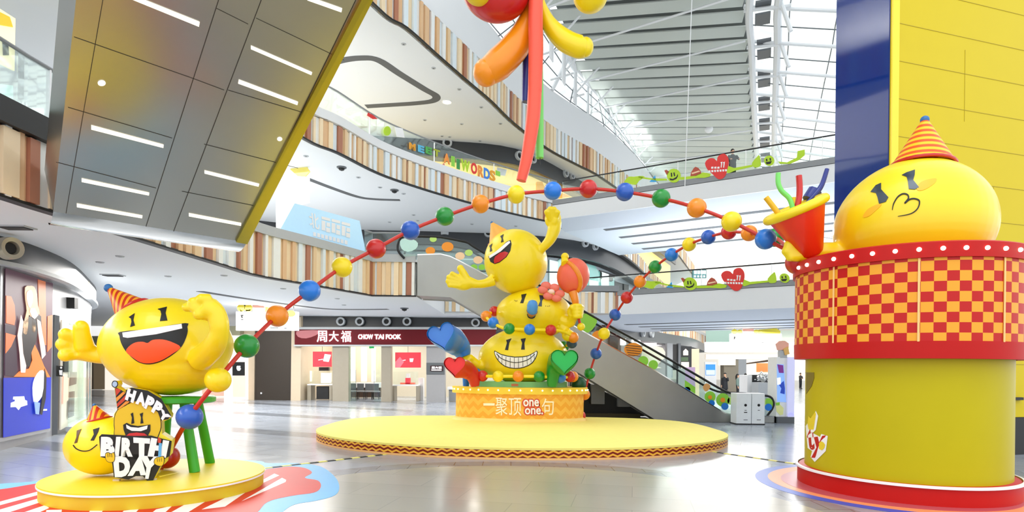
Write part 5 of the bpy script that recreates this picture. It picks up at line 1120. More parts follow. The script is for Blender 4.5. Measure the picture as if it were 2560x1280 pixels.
for x in (884, 903, 923, 940):
    t = thing('counter_chair', 'small dark shop chair with pale seat at the white counter', 'chair', at(x, 1000, 36), group='chairs at the shop counter'); c = at(x, 1000, 36); c.z = 0
    MB().box(c + Vector((0, 0, .48)), (.42, .42, .06)).build('seat', GRY, t, smooth=False); MB().box(c + Vector((0, -.2, .75)), (.4, .05, .4)).build('backrest', MGY, t, smooth=False)
    for dx in (-.17, .17):
        for dy in (-.17, .17): MB().tube([c + Vector((dx, dy, .46)), c + Vector((dx * 1.15, dy * 1.15, 0))], .02, 6).build('leg', BLK, t)
rect('exit_sign', 923, 935, 866, 871, 34.2, .05, pm('exit green', '#18a050', .5, emis=.6), None, 'small green exit sign above the jewellery shop entrance', 'sign')
t = thing('glass_door', 'clear frameless glass doors of the jewellery shop entrance', 'door', at(915, 1008, 34)); rect('leaf', 872, 890, 868, 1007, 34, .03, GLG, t); rect('leaf', 935, 952, 868, 1008, 34, .03, GLG, t)
rect('handle', 889, 890, 925, 960, 33.9, .05, CHR, t); rect('handle', 934.5, 935.5, 925, 960, 33.9, .05, CHR, t)
rect('wall_lightbox', 742, 766, 880, 925, 36, .1, WARM, None, 'warm white light box on the shop wall beside the dark door', 'light box')
rect('water_cooler', 1046, 1058, 945, 1003, 35.4, .5, WHG, None, 'white dispenser stand beside the grey stone pillar', 'dispenser')
for x0, x1, l in ((1118, 1150, 'low white display table behind the left edge of the orange pedestal'),): 
    t = thing('display_table', l, 'table', at(1134, 1005, 34.5)); rect('table_top', x0, x1, 968, 974, 34.5, .8, WHG, t); rect('base', x0 + 4, x1 - 4, 974, 1003, 34.6, .6, GRY, t)
# dark door + hanging white sign
def hsign(lab, x0, x1, y0, y1, D, chars, tops):
    t = thing('hanging_sign', lab, 'sign', at((x0 + x1) / 2, y1, D)); rect('board', x0, x1, y0, y1, D, .3, pm('lit sign white', '#ffffff', .5, emis=.7), t)
    for xx in (x0 + 8, x1 - 8): MB().tube([at(xx, y0, D + .15), at(xx, y0, D + .15) + Vector((0, 0, (4.82 if D < 30 else 4.65) - at(xx, y0, D).z))], .02, 6).build('hanger', MGY, t)
    for nm, poly, m in chars: flat(nm, poly, D, .02, m, t, off=-.03)
    for nm, poly, m in tops: flat(nm, poly, D, .06, m, t, off=-.02)
CYL = pm('cartoon yellow', '#e8d440', .5); CPK = pm('cartoon pink', '#f4b4a0', .5)
hsign('white hanging box sign with yellow cartoon topper left of the dark door', 590, 742, 779, 826, 28.0,
      [('symbol', [(602, 787), (609, 787), (609, 790), (606, 790), (608, 795), (604, 795)], BLK), ('symbol', [(602, 798), (609, 798), (608, 800), (603, 800)], BLK), ('lettering', rc(676, 696, 818, 821), MGY), ('lettering', rc(711, 717, 819, 822), MGY)],
      [('smiley', disc(603, 770, 10, 9), CYL), ('smiley', disc(621, 770, 10, 9), CYL), ('smile', [(598, 768), (603, 776), (609, 777), (602, 779)], BRN), ('smile', [(614, 774), (620, 775), (628, 773), (626, 777), (616, 778)], BRN), ('stem', [(607, 758), (610, 759), (615, 765), (612, 766)], BLK),
       ('lettering_block', [(631, 762), (660, 765), (664, 780), (632, 779)], CPK), ('lettering_block', [(664, 768), (705, 772), (705, 780), (664, 780)], CYL), ('smiley', disc(727, 784, 12, 8), pm('olive cartoon', '#c8b848', .5))])
rect('door_lever', 651, 654, 981, 985, 34.0, .08, WHG, None, 'small pale handle low on the dark bronze door', 'door handle')
# far left corridor shops
t = thing('shop_unit', 'bright white shop with a black logo panel left of the dark door', 'shop', at(605, 1000, 33.6))
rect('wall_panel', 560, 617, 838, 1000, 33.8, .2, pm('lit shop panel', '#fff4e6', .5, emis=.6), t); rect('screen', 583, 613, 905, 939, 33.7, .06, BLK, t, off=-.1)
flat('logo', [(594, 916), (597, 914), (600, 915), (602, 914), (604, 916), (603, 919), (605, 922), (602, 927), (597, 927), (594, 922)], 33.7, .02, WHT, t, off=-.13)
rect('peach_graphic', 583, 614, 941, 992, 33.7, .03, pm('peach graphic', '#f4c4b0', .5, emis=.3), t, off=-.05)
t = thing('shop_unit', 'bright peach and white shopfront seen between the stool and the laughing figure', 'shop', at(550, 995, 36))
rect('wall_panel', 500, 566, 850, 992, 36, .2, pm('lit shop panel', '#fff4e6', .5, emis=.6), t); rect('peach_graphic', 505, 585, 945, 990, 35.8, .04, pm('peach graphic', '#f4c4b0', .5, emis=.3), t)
rect('ceiling_bulkhead', 545, 600, 815, 838, 33.5, .5, pm('olive bulkhead', '#8c8a70', .5), None, 'dull olive bulkhead above the bright peach shop', 'bulkhead', kind='structure')
t = thing('elevator_front', 'pair of brown metal doors in a beige surround behind the raised left hand', 'doors', at(245, 975, 44))
rect('surround', 205, 292, 840, 856, 44, .4, pm('olive bulkhead', '#8c8a70', .5), t); rect('door_panel', 208, 234, 856, 973, 44, .2, pm('brown metal door', '#6c5c48', .35), t); rect('door_panel', 234, 262, 856, 973, 44, .2, pm('tan metal door', '#b09878', .4), t)
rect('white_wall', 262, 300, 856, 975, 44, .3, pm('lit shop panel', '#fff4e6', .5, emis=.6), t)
t = thing('wall_upper_gallery', None, None, at(250, 840, 46), kind='structure'); rect('white_fascia', 195, 320, 797, 842, 46, .4, pm('gallery white', '#ffffff', .5, emis=.5), t)
rect('glass_panel', 195, 320, 768, 797, 46, .03, GLG, t); rect('backdrop', 195, 320, 766, 797, 47, .1, pm('gallery grey green', '#7c8c88', .4), t)
for x in (214, 236, 262, 281): rect('bright_object', x, x + 9, 775, 795, 46.6, .1, WHG, t)
# ================================================================ LEFT SHOPFRONT WITH THE LIGHT BOX
LP = [(-10.2, 8), (-11.0, 11), (-12.15, 14.3), (-13.05, 16.95), (-14.2, 19.5), (-16.0, 22.5), (-18.5, 25), (-22, 27)]
struct('wall_left_shop', MB().ribbon(sm(LP), 0.0, 4.3, .3), pm('silver shop wall', '#a8a9ac', .3, metal=.3))
CB = sm(L([(-260, 540), (0, 591), (100, 622), (170, 655), (210, 690), (236, 724)], 4.8) + [(-17.5, 24.5), (-20, 26)])
struct('wall_left_band', MB().ribbon(CB, 4.25, 4.8, .12), BAND); struct('trim_34', MB().ribbon(offp(CB, .02), 4.18, 4.27, .2), LGY)
struct('ceiling', MB().add([(p[0], p[1], 4.25) for p in CB] + [(p[0] - 2.5, p[1] + 1.2, 4.25) for p in CB], [[i, i + 1, len(CB) + i + 1, len(CB) + i] for i in range(len(CB) - 1)]), pm('silver shop soffit', '#9a9b9e', .4, metal=.2))
pcb = lambda x, y: (lev(x, y, 4.52), Vector((.75, -.66, 0)))
def jet2(x, y, D, r, nrm):
    c = at(x, y, D); t = thing('air_jet', 'round silver air jet on the curved dark band above the left light box' if x < 100 else 'narrow silver air jet at the far end of the curved dark band', 'air vent', c, group='air jets on the left curved band' if x > 100 else None); M = frame(nrm)
    MB().lathe(c, [(r * .5, .05), (r * .6, .14), (r * .95, .16), (r, .08), (r, -.05), (0, -.05)], 24, M=M).build('ring', pm('jet champagne', '#b8b09c', .3, metal=.5), t); MB().lathe(c, [(0, .08), (r * .48, .08), (r * .48, .02), (0, .02)], 16, M=M).build('opening', BLK, t)
jet2(20, 621, 12.85, .24, (.95, -.3, 0)); jet2(176, 688, 18.0, .25, (.8, -.6, 0)); jet2(199, 708, 19.6, .25, (.75, -.66, 0))
q0, q1 = Vector((-12.1, 14.3, 0)), Vector((-12.97, 16.95, 0)); dq = (q1 - q0).normalized(); nq = Vector((dq.y, -dq.x, 0)); pA = pr_plane(q0 + nq * .2, nq)
lb = thing('advert_light_box', 'tall light box advert of a seated blonde woman in black above a watch on blue', 'poster', q0 + nq * .2)
zL = lambda pts: Z(0, 660, 2.909, pts)
def ad(poly, nm, m, o=0, th=.01, s=0): return decal(zL(poly), pA, o, th, nm, m, lb, step=99, grid=False, smooth=s)
E = lambda n, c, e=.22: pm('ad ' + n, c, .4, emis=e)
decal([(5, 663), (133, 699), (128, 1078), (0, 1106)], pA, -.15, .13, 'frame', pm('silver frame', '#b4b6b8', .25, metal=.6), lb, step=99, grid=False)
ad([(38, 30), (382, 140), (362, 1195), (20, 1265)], 'backdrop', E('plum', '#5c3c4c'), 0)
ad([(20, 828), (366, 822), (358, 1195), (18, 1262)], 'blue_ground', E('blue', '#1c34b8'), .011)
ad([(38, 230), (75, 235), (100, 300), (106, 400), (98, 445), (38, 430)], 'orange_panel', E('orange', '#d87848'), .011); ad([(270, 112), (325, 128), (330, 590), (280, 580)], 'orange_strip', E('orange', '#d87848'), .011)
ad([(340, 380), (375, 370), (372, 600), (338, 640)], 'orange_strip', E('orange', '#d87848'), .011)
ad([(30, 440), (110, 455), (115, 640), (120, 820), (28, 810)], 'sofa', E('leather', '#38283c'), .011); ad([(32, 500), (105, 520), (70, 600), (30, 650)], 'sofa_arm', E('orange', '#d87848'), .022)
ad([(90, 820), (130, 780), (200, 760), (225, 700), (215, 620), (240, 580), (270, 640), (310, 740), (355, 824)], 'cushion', E('amber', '#e08038'), .022)
ad([(140, 500), (165, 440), (160, 400), (200, 380), (225, 385), (262, 362), (285, 380), (290, 460), (262, 470), (250, 560), (215, 640), (205, 740), (165, 760), (140, 690), (135, 560)], 'dress', E('black', '#1a1820', .1), .033)
ad([(168, 170), (200, 158), (235, 165), (255, 220), (262, 300), (275, 360), (240, 380), (245, 440), (240, 500), (220, 490), (215, 400), (195, 370), (190, 440), (180, 510), (155, 500), (160, 420), (180, 340), (170, 260)], 'hair', E('blonde', '#e0b890'), .033, s=2)
ad([(180, 200), (210, 190), (222, 230), (218, 280), (200, 318), (185, 290), (176, 240)], 'face', E('skin', '#f4dcd0', .35), .044, s=2)
ad([(205, 320), (235, 320), (262, 370), (235, 400), (215, 385), (200, 345)], 'neck', E('skin', '#f4dcd0', .35), .044)
ad([(135, 370), (152, 420), (140, 520), (150, 650), (172, 740), (165, 790), (135, 790), (125, 650), (110, 520)], 'arm', E('skin', '#f4dcd0', .35), .044); ad([(252, 400), (278, 420), (290, 500), (310, 600), (315, 660), (290, 690), (278, 610), (262, 500)], 'arm', E('skin', '#f4dcd0', .35), .044)
ad([(235, 830), (275, 775), (308, 790), (306, 900), (290, 960), (250, 1010), (228, 1000), (220, 900)], 'watch', E('watch white', '#f0f2f8', .4), .044, s=2); ad([(304, 760), (318, 820), (312, 980), (285, 1098), (270, 1090), (285, 980), (300, 900)], 'watch_strap', E('black', '#1a1820', .1), .055); ad([(228, 1000), (270, 1010), (262, 1095), (238, 1090)], 'watch_strap', E('strap blue', '#88a8e8'), .055)
ad([(88, 965), (165, 962), (170, 988), (186, 995), (188, 1025), (140, 1040), (125, 1062), (105, 1040), (68, 1042), (70, 1010), (100, 998), (98, 985), (86, 985)], 'script_lettering', E('watch white', '#f0f2f8', .4), .022); ad([(300, 1056), (332, 1054), (332, 1066), (300, 1068)], 'lettering', E('watch white', '#f0f2f8', .4), .022)
def q3(x0, x1, y0, y1, s0=.29): return [(x0, y0), (x1, y0 + (x1 - x0) * s0), (x1, y1), (x0, y1)]
pB = pr_plane(Vector((-13.05, 16.95, 0)) + Vector((.25, -.1, 0)), (.9, -.43, 0))
sp_ = thing('blade_sign', 'small black blade sign with white symbols right of the tall light box', 'sign', pB(137, 940)[0]); decal([(130, 914), (145, 915), (144, 941), (130, 940)], pB, .2, .05, 'plate', BLK, sp_, step=99, grid=False)
decal(disc(139, 919, 2.6), pB, .26, .01, 'symbol', WHT, sp_, step=99, grid=False); decal([(134, 925), (142, 925), (142, 938), (135, 937)], pB, .26, .01, 'symbol', WHT, sp_, step=99, grid=False)
decal([(133, 787), (146, 790), (141, 1086), (127, 1088)], pB, 0, .05, 'door_post', MGY, None, step=99, grid=False); tag([o for o in bpy.data.objects if o.name == 'door_post'][0], 'dark grey post between the tall light box and the glass shopfront', 'post')
wls = [o for o in bpy.data.objects if o.name == 'wall_left_shop'][0]
bpy.context.view_layer.update(); BV[wls] = BVHTree.FromPolygons([tuple(wls.matrix_world @ v.co) for v in wls.data.vertices], [list(p.vertices) for p in wls.data.polygons])
pCv = pr_bvh(wls, 19)
t = thing('shop_sign', 'small white box sign with a black end above the left glass shopfront', 'sign', pCv(190, 780)[0]); decal([(176, 745), (211, 766), (209, 793), (176, 772)], pCv, .0, .2, 'board', EMW, t, step=99, grid=False); decal([(166, 743), (176, 745), (176, 772), (166, 770)], pCv, .0, .2, 'end_panel', BLK, t, step=99, grid=False)
t = thing('glass_shopfront', 'glazed shopfront with dark displays left of the laughing figure', 'shopfront', pCv(175, 1060)[0])
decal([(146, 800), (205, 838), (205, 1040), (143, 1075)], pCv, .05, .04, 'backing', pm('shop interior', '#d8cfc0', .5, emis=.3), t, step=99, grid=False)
for p4 in ([(147, 835), (170, 845), (168, 930), (147, 930)], [(165, 930), (180, 930), (178, 960), (162, 965)], [(162, 980), (174, 978), (172, 1040), (160, 1045)], [(180, 850), (200, 860), (196, 880), (178, 870)]): decal(p4, pCv, .1, .03, 'dark_display', DGR, t, step=99, grid=False)
decal([(146, 940), (160, 945), (158, 1000), (144, 1010)], pCv, .1, .03, 'peach_display', pm('peach graphic', '#f4c4b0', .5, emis=.3), t, step=99, grid=False)
decal([(146, 800), (205, 838), (205, 1040), (143, 1075)], pCv, .25, .02, 'glass_pane', GLG, t, step=99, grid=False)
for x in (187, 194): decal([(x, 900), (x + 1.6, 900), (x + 1.2, 1058), (x - .4, 1058)], pCv, .3, .05, 'mullion', CHR, t, step=99, grid=False)
decal([(143, 1068), (205, 1038), (205, 1048), (143, 1080)], pCv, .2, .2, 'sill', LGY, t, step=99, grid=False)
# upper left poster shop glimpsed above the glass
t = thing('display_window', 'bright yellow and white display window at the top left upper floor', 'display', at(10, 320, 13.5)); pD = pr_plane(at(10, 200, 13.5), (1, -.55, 0))
decal([(-60, -10), (0, 25), (36, 48), (34, 178), (-60, 130)], pD, 0, .05, 'panel', pm('window cream', '#fff6c8', .5, emis=.5), t, step=99, grid=False)
decal([(-30, 20), (20, 45), (28, 70), (-30, 60)], pD, .06, .03, 'yellow_graphic', pm('window yellow', '#f4d040', .5, emis=.3), t, step=99, grid=False); decal([(2, 100), (16, 105), (18, 140), (4, 140)], pD, .06, .03, 'figure_graphic', MGY, t, step=99, grid=False)
decal([(-60, 205), (30, 215), (32, 320), (-60, 300)], pD, 0, .05, 'lower_panel', pm('window aqua', '#cfeee8', .5, emis=.3), t, step=99, grid=False); decal([(-30, 250), (30, 258), (30, 268), (-30, 262)], pD, .06, .03, 'lime_strip', GB, t, step=99, grid=False)
# ================================================================ UPPER SHOPS
wf = [o for o in bpy.data.objects if o.name == 'wall_upper_fronts'][0]; wt = [o for o in bpy.data.objects if o.name == 'wall_top_fronts'][0]
def mkb(o): BV[o] = BVHTree.FromPolygons([tuple(o.matrix_world @ v.co + (W0[o] if o.matrix_world.translation.length < 1e-6 else Vector())) for v in o.data.vertices], [list(p.vertices) for p in o.data.polygons])
bpy.context.view_layer.update(); mkb(wf); mkb(wt); pU = pr_bvh(wf, 42); pT = pr_bvh(wt, 40)
def up(poly, nm, m, par=None, lab=None, cat=None, o=.0, th=.06, pr=None, **k):
    d = decal(poly, pr or pU, o, th, nm, m, par, step=14, grid=False)
    if lab: tag(d, lab, cat, **k)
    return d
t = thing('shop_sign', 'white lettering sign on the curved grey upper shop right of the stack of figures', 'sign', pU(1465, 636)[0])
for x0, y0, x1, y1 in ((1434, 622, 1450, 644), (1453, 624, 1462, 645), (1467, 628, 1478, 648), (1480, 631, 1496, 651)): up([(x0, y0), (x1, y0 + 3), (x1, y1), (x0, y1 - 2)], 'letter', EMW, t, o=.05)
t = thing('shop_window', 'teal glazed upper shop window with white displays right of the red rattle', 'window', pU(1450, 720)[0])
up([(1372, 640), (1500, 668), (1534, 680), (1534, 745), (1372, 740)], 'pane', pm('teal shop glass', '#7fb4ac', .15, emis=.1), t)
for p4 in ([(1372, 650), (1392, 655), (1392, 735), (1372, 735)], [(1378, 680), (1390, 685), (1390, 705), (1378, 700)], [(1470, 700), (1492, 704), (1492, 742), (1470, 742)], [(1500, 680), (1518, 686), (1518, 743), (1500, 743)], [(1425, 655), (1440, 658), (1440, 668), (1425, 666)]): up(p4, 'display', pm('display pale', '#dff0ee', .4, emis=.3), t, o=.07)
up([(1535, 672), (1568, 680), (1568, 748), (1535, 748)], 'doorway', DGR, None, 'dark doorway in the curved upper shop wall behind the lower bridge', 'doorway'); up([(1556, 676), (1568, 679), (1568, 745), (1556, 745)], 'door_leaf', BLK, None, 'black door leaf at the right side of the dark upper doorway', 'door', o=.07)
t = thing('shop_window', 'pale glazed upper shop window beside the blue signboard behind the bead arch', 'window', pU(1000, 620)[0])
up([(905, 585), (1235, 588), (1240, 650), (905, 650)], 'pane', pm('pale shop glass', '#d4e2e2', .2, emis=.25), t); up([(1150, 588), (1158, 588), (1158, 640), (1150, 640)], 'mullion', DGR, t, o=.07); up([(1158, 590), (1215, 592), (1215, 632), (1158, 630)], 'grey_panel', GRY, t, o=.07)
up([(905, 575), (960, 560), (1000, 566), (940, 578)], 'grey_soffit', MGY, t, o=.07)
# jets on the upper bands
wu = [o for o in bpy.data.objects if o.name == 'wall_upper'][0]; wtt = [o for o in bpy.data.objects if o.name == 'wall_top'][0]; mkb(wu); mkb(wtt)
jets([(1063, 569), (1112, 571), (1221, 573)], 0, .27, 'round air jet in the dark band above the pale upper shop window', 'air jets above the pale upper shop', 36, pr_bvh(wu, 37)); jets([(1461, 608), (1486, 616)], 0, .27, 'round air jet on the curved dark band behind the raised hand', 'air jets on the curved upper band', 36, pr_bvh(wu, 40))
jets([(1118, 358), (1296, 390), (1330, 398), (1412, 433), (1428, 440)], 0, .3, 'round air jet in the dark band of the top gallery shops', 'air jets on the top gallery band', 36, pr_bvh(wtt, 40))
up([(1000, 372), (1100, 376), (1120, 440), (1000, 440)], 'shop_backdrop', pm('shop red panel', '#d8604c', .5, emis=.2), None, 'red shop panel behind the letter banner on the second floor', 'shop panel', pr=pT)
up([(1245, 400), (1262, 396), (1266, 425), (1262, 440), (1240, 438)], 'shop_mannequin', WHG, None, 'white figure display inside the yellow second floor shop', 'display', pr=pT)
up([(1340, 455), (1440, 450), (1440, 490), (1340, 500)], 'shop_backdrop', pm('shop amber panel', '#f4b850', .5, emis=.3), None, 'amber shop panel at the right end of the second floor gallery', 'shop panel', pr=pT)
# lower curved band jets + taupe shop
wc = [o for o in bpy.data.objects if o.name == 'wall_curve'][0]; wbc = [o for o in bpy.data.objects if o.name == 'wall_back_curve'][0]; mkb(wc); mkb(wbc); pV = pr_bvh(wc, 42)
jets([(1605, 832), (1627, 834)], 0, .3, 'round air jet on the curved band above the taupe shop', 'air jets above the taupe shop', 40, pr_bvh(wbc, 42))
t = thing('shop_sign', 'white raised lettering on the taupe shop wall behind the escalator', 'sign', pV(1590, 860)[0])
for x0, y0, x1, y1 in ((1552, 847, 1561, 863), (1578, 849, 1588, 856), (1590, 850, 1602, 862), (1610, 858, 1652, 864)): up([(x0, y0), (x1, y0), (x1, y1), (x0, y1)], 'letter', EMW, t, o=.05, pr=pV)
up([(1605, 866), (1630, 862), (1655, 870), (1666, 888), (1666, 925), (1600, 900)], 'arch_panel', pm('cream arch', '#f0e2c8', .5), None, 'cream rounded arch panel on the taupe shop wall', 'panel', pr=pV)
t = thing('grey_column', 'grey column with a black doorway right of the taupe shop', 'column', at(1690, 940, 40)); rect('shaft', 1668, 1682, 858, 945, 40, .5, GRY, t); rect('doorway', 1682, 1696, 861, 925, 40.2, .3, BLK, t); rect('side', 1696, 1702, 858, 960, 40, .5, MGY, t)
t = thing('window_poster', 'dark framed poster with a white arch and leaves above the escalator rail', 'poster', at(1716, 940, 42)); rect('panel', 1700, 1729, 866, 985, 42, .1, DGR, t); flat('arch', [(1708, 888), (1708, 878), (1714, 872), (1720, 878), (1720, 888)], 42, .02, EMC, t, off=-.03); rect('light', 1703, 1722, 905, 925, 42, .02, WARM, t, off=-.03); rect('leaves', 1702, 1720, 893, 903, 42, .02, pm('leaf green dark', '#5a7050', .6), t, off=-.05)
rect('stone_pier', 1729, 1748, 872, 1010, 42, .5, CREAM, None, 'cream stone pier right of the dark framed poster', 'pier')
# ================================================================ RIGHT BACKGROUND
hsign('white hanging box sign with a yellow cartoon topper over the far concourse', 1828, 1954, 834, 863, 35.5, [('symbol', [(1834, 841), (1839, 841), (1837, 847), (1834, 850)], BLK), ('lettering', rc(1904, 1908, 856, 857.5), BLK)],
      [('smiley', disc(1836, 829, 7, 6), CYL), ('smiley', disc(1849, 829, 6, 5), CYL), ('lettering_block', rc(1857, 1884, 822, 834), CPK), ('smiley', disc(1891, 829, 7, 5), CYL), ('lettering_block', [(1897, 824), (1925, 822), (1940, 820), (1951, 828), (1950, 834), (1897, 834)], CYL)])
t = thing('wall_far_gallery', None, None, at(1900, 880, 60), kind='structure'); rect('white_fascia', 1765, 2030, 855, 880, 60, .5, pm('gallery white', '#ffffff', .5, emis=.5), t); rect('lower_fascia', 1765, 2030, 886, 898, 60.5, .5, pm('gallery cream', '#fbeedd', .5, emis=.4), t); rect('glass_panel', 1765, 2030, 826, 855, 60, .03, GLG, t); rect('backdrop', 1765, 1850, 826, 855, 62, .1, pm('gallery grey green', '#7c8c88', .4), t)
t = thing('far_poster', 'blue sky poster on a white wall behind the escalator', 'poster', at(1777, 950, 50)); rect('panel', 1762, 1791, 905, 984, 50, .1, WHG, t); rect('sky', 1764, 1788, 911, 938, 50, .02, pm('poster sky', '#3c8ce0', .5, emis=.4), t, off=-.03); rect('cloud', 1765, 1787, 925, 937, 50, .02, pm('poster cloud', '#cfe4f4', .5, emis=.3), t, off=-.05)
t = thing('stone_column', 'square dark and grey stone column in the far concourse', 'column', at(1840, 960, 46)); rect('front', 1810, 1846, 900, 1012, 46, .8, pm('umber stone', '#7c7464', .5), t); rect('side', 1846, 1866, 898, 1012, 46, .8, GRY, t); rect('header', 1797, 1839, 898, 913, 45.8, .2, pm('lit cream', '#fff2d8', .5, emis=.5), t)
t = thing('far_shop', 'orange and white lit shop at the back right of the concourse', 'shop', at(1910, 990, 52)); rect('back_wall', 1866, 1945, 900, 1000, 52, .2, pm('lit cream', '#fff2d8', .5, emis=.5), t); rect('orange_panel', 1892, 1938, 908, 930, 51.8, .1, pm('shop orange', '#e88848', .5, emis=.3), t); rect('white_square', 1922, 1932, 912, 922, 51.7, .05, EMC, t); flat('brown_beam', [(1864, 908), (1945, 896), (1945, 902), (1864, 911)], 50, .3, BRN, t)
rect('poster_stand', 1712, 1738, 918, 1036, 27, .08, pm('lilac poster', '#d8b8dc', .4, emis=.2), None, 'lilac poster stand behind the escalator glass', 'poster'); rect('poster_stand', 1697, 1713, 921, 1038, 26.6, .08, WHG, None, 'white poster stand left of the lilac poster behind the escalator', 'poster')
# sculpture kiosk
t = thing('display_plinth', 'pale grey plinth carrying a silver crumpled sculpture beside a dark display', 'plinth', at(1912, 1010, 27)); a, c = at(1896, 990, 27), at(1929, 957, 27); MB().bx(a.x, c.x, 27, 27.8, 0, c.z).build('plinth_body', LGY, t, smooth=False)
mb = MB(); rnd = random.Random(4)
for i in range(12): mb.ell(at(1912 + rnd.uniform(-14, 18), 945 + rnd.uniform(-9, 8), 27.4), (rnd.uniform(.06, .16), .12, rnd.uniform(.08, .18)), nu=8, nv=6)
mb.build('silver_sculpture', CHR, t)
t = thing('display_cabinet', 'dark display cabinet with a white frame behind the silver sculpture', 'cabinet', at(1890, 1000, 28)); rect('dark_panel', 1879, 1937, 937, 1005, 28.2, .4, pm('cabinet black', '#15181c', .3), t); a, c = at(1868, 1000, 28), at(1880, 938, 28); MB().bx(a.x, c.x, 28, 29, 0, c.z).build('side_frame', WHG, t, smooth=False)
for x, y in ((1886, 948), (1889, 960), (1884, 972), (1893, 950), (1932, 975), (1931, 985)): rect('small_label', x, x + 4, y, y + 2, 28.1, .02, WHG, t)
# rounded light totem with blue advert
TD = 23.3; t = thing('advert_totem', 'white and lilac rounded advertising totem with a blue screen right of the bins', 'totem', at(1962, 1060, TD)); a, c = at(1940, 1060, TD), at(1984, 893, TD)
MB().bx(a.x, at(1968, 900, TD).x, TD, TD + .8, 0, c.z).build('body', pm('totem white', '#f2f4f2', .35), t, smooth=False)
mb = MB(); x0, x1 = at(1968, 900, TD).x, at(1984, 900, TD).x; mb.bx(x0, x1, TD - .1, TD + .9, .3, c.z); mb.lathe(((x0 + x1) / 2, TD - .1, .3), [(0, 0), ((x1 - x0) / 2, 0), ((x1 - x0) / 2, 1.0), (0, 1.0)], 24, M=Matrix.Rotation(radians(-90), 3, 'X')); mb.build('lilac_frame', pm('lilac glow', '#cfd0f4', .4, emis=.25), t)
pt_ = pr_plane((0, TD, 0), (0, 1, 0)); S2 = lambda poly, nm, m, o=0: decal(Z(1820, 890, 6.918, poly), pt_, o, .01, nm, m, t, step=99, grid=False)
S2([(845, 140), (960, 145), (1005, 800), (850, 790)], 'screen', pm('screen blue', '#88aef0', .3, emis=.4)); S2([(850, 145), (950, 160), (960, 295), (880, 290)], 'graphic', pm('screen purple', '#7c2c8c', .3, emis=.2), .012); S2([(880, 500), (960, 430), (980, 560), (975, 660), (900, 640), (920, 560)], 'graphic', pm('screen navy', '#1c44b8', .3, emis=.2), .012)
S2([(845, 380), (905, 370), (910, 490), (850, 500)], 'graphic', pm('screen white', '#f4f8ff', .3, emis=.4), .012); S2([(820, 860), (900, 840), (960, 900), (950, 1010), (900, 1025), (840, 960)], 'yellow_sticker', pm('pale lemon', '#eef0a0', .5), .0); S2([(820, 810), (890, 800), (890, 850), (825, 850)], 'sticker', LIM, .012)
MB().bx(a.x, x1, TD - .12, TD + .9, 0, .25).build('base', MGY, t, smooth=False)
t = thing('topper', 'pink and orange cartoon animal cut-out on top of the advertising totem', 'cut-out', at(1958, 900, TD)); flat('pink_body', [(1941, 860), (1950, 852), (1962, 852), (1972, 858), (1972, 870), (1960, 876), (1945, 875)], TD, .1, CPK, t); flat('orange_body', [(1958, 872), (1970, 866), (1973, 885), (1962, 888)], TD, .08, pm('soft orange', '#e8b868', .5), t, off=-.03); flat('post', rc(1950, 1968, 875, 895), TD, .2, LGY, t)
# lime and teal kiosk shapes behind the lower bridge glass
t = thing('shop_board', 'dark teal menu board with white characters behind the lower bridge glass', 'sign', at(1748, 690, 42)); rect('board', 1731, 1766, 674, 695, 42, .15, pm('teal board', '#2c6468', .4), t)
for x in (1735, 1743, 1751, 1758): rect('letter', x, x + 6, 677, 685, 42, .03, EMW, t, off=-.05); rect('lettering', x, x + 4, 689, 693, 42, .03, EMW, t, off=-.05)
rect('counter', 1812, 1822, 700, 722, 42, .1, LGY, None, 'small grey panel behind the lower bridge glass', 'panel'); rect('counter', 1856, 1928, 719, 731, 36, .6, pm('mint counter', '#70d8b8', .4, emis=.2), None, 'mint green counter behind the lower bridge glass', 'counter'); rect('counter', 1733, 1808, 722, 738, 36, .8, WHG, None, 'white counter behind the lower bridge glass', 'counter')
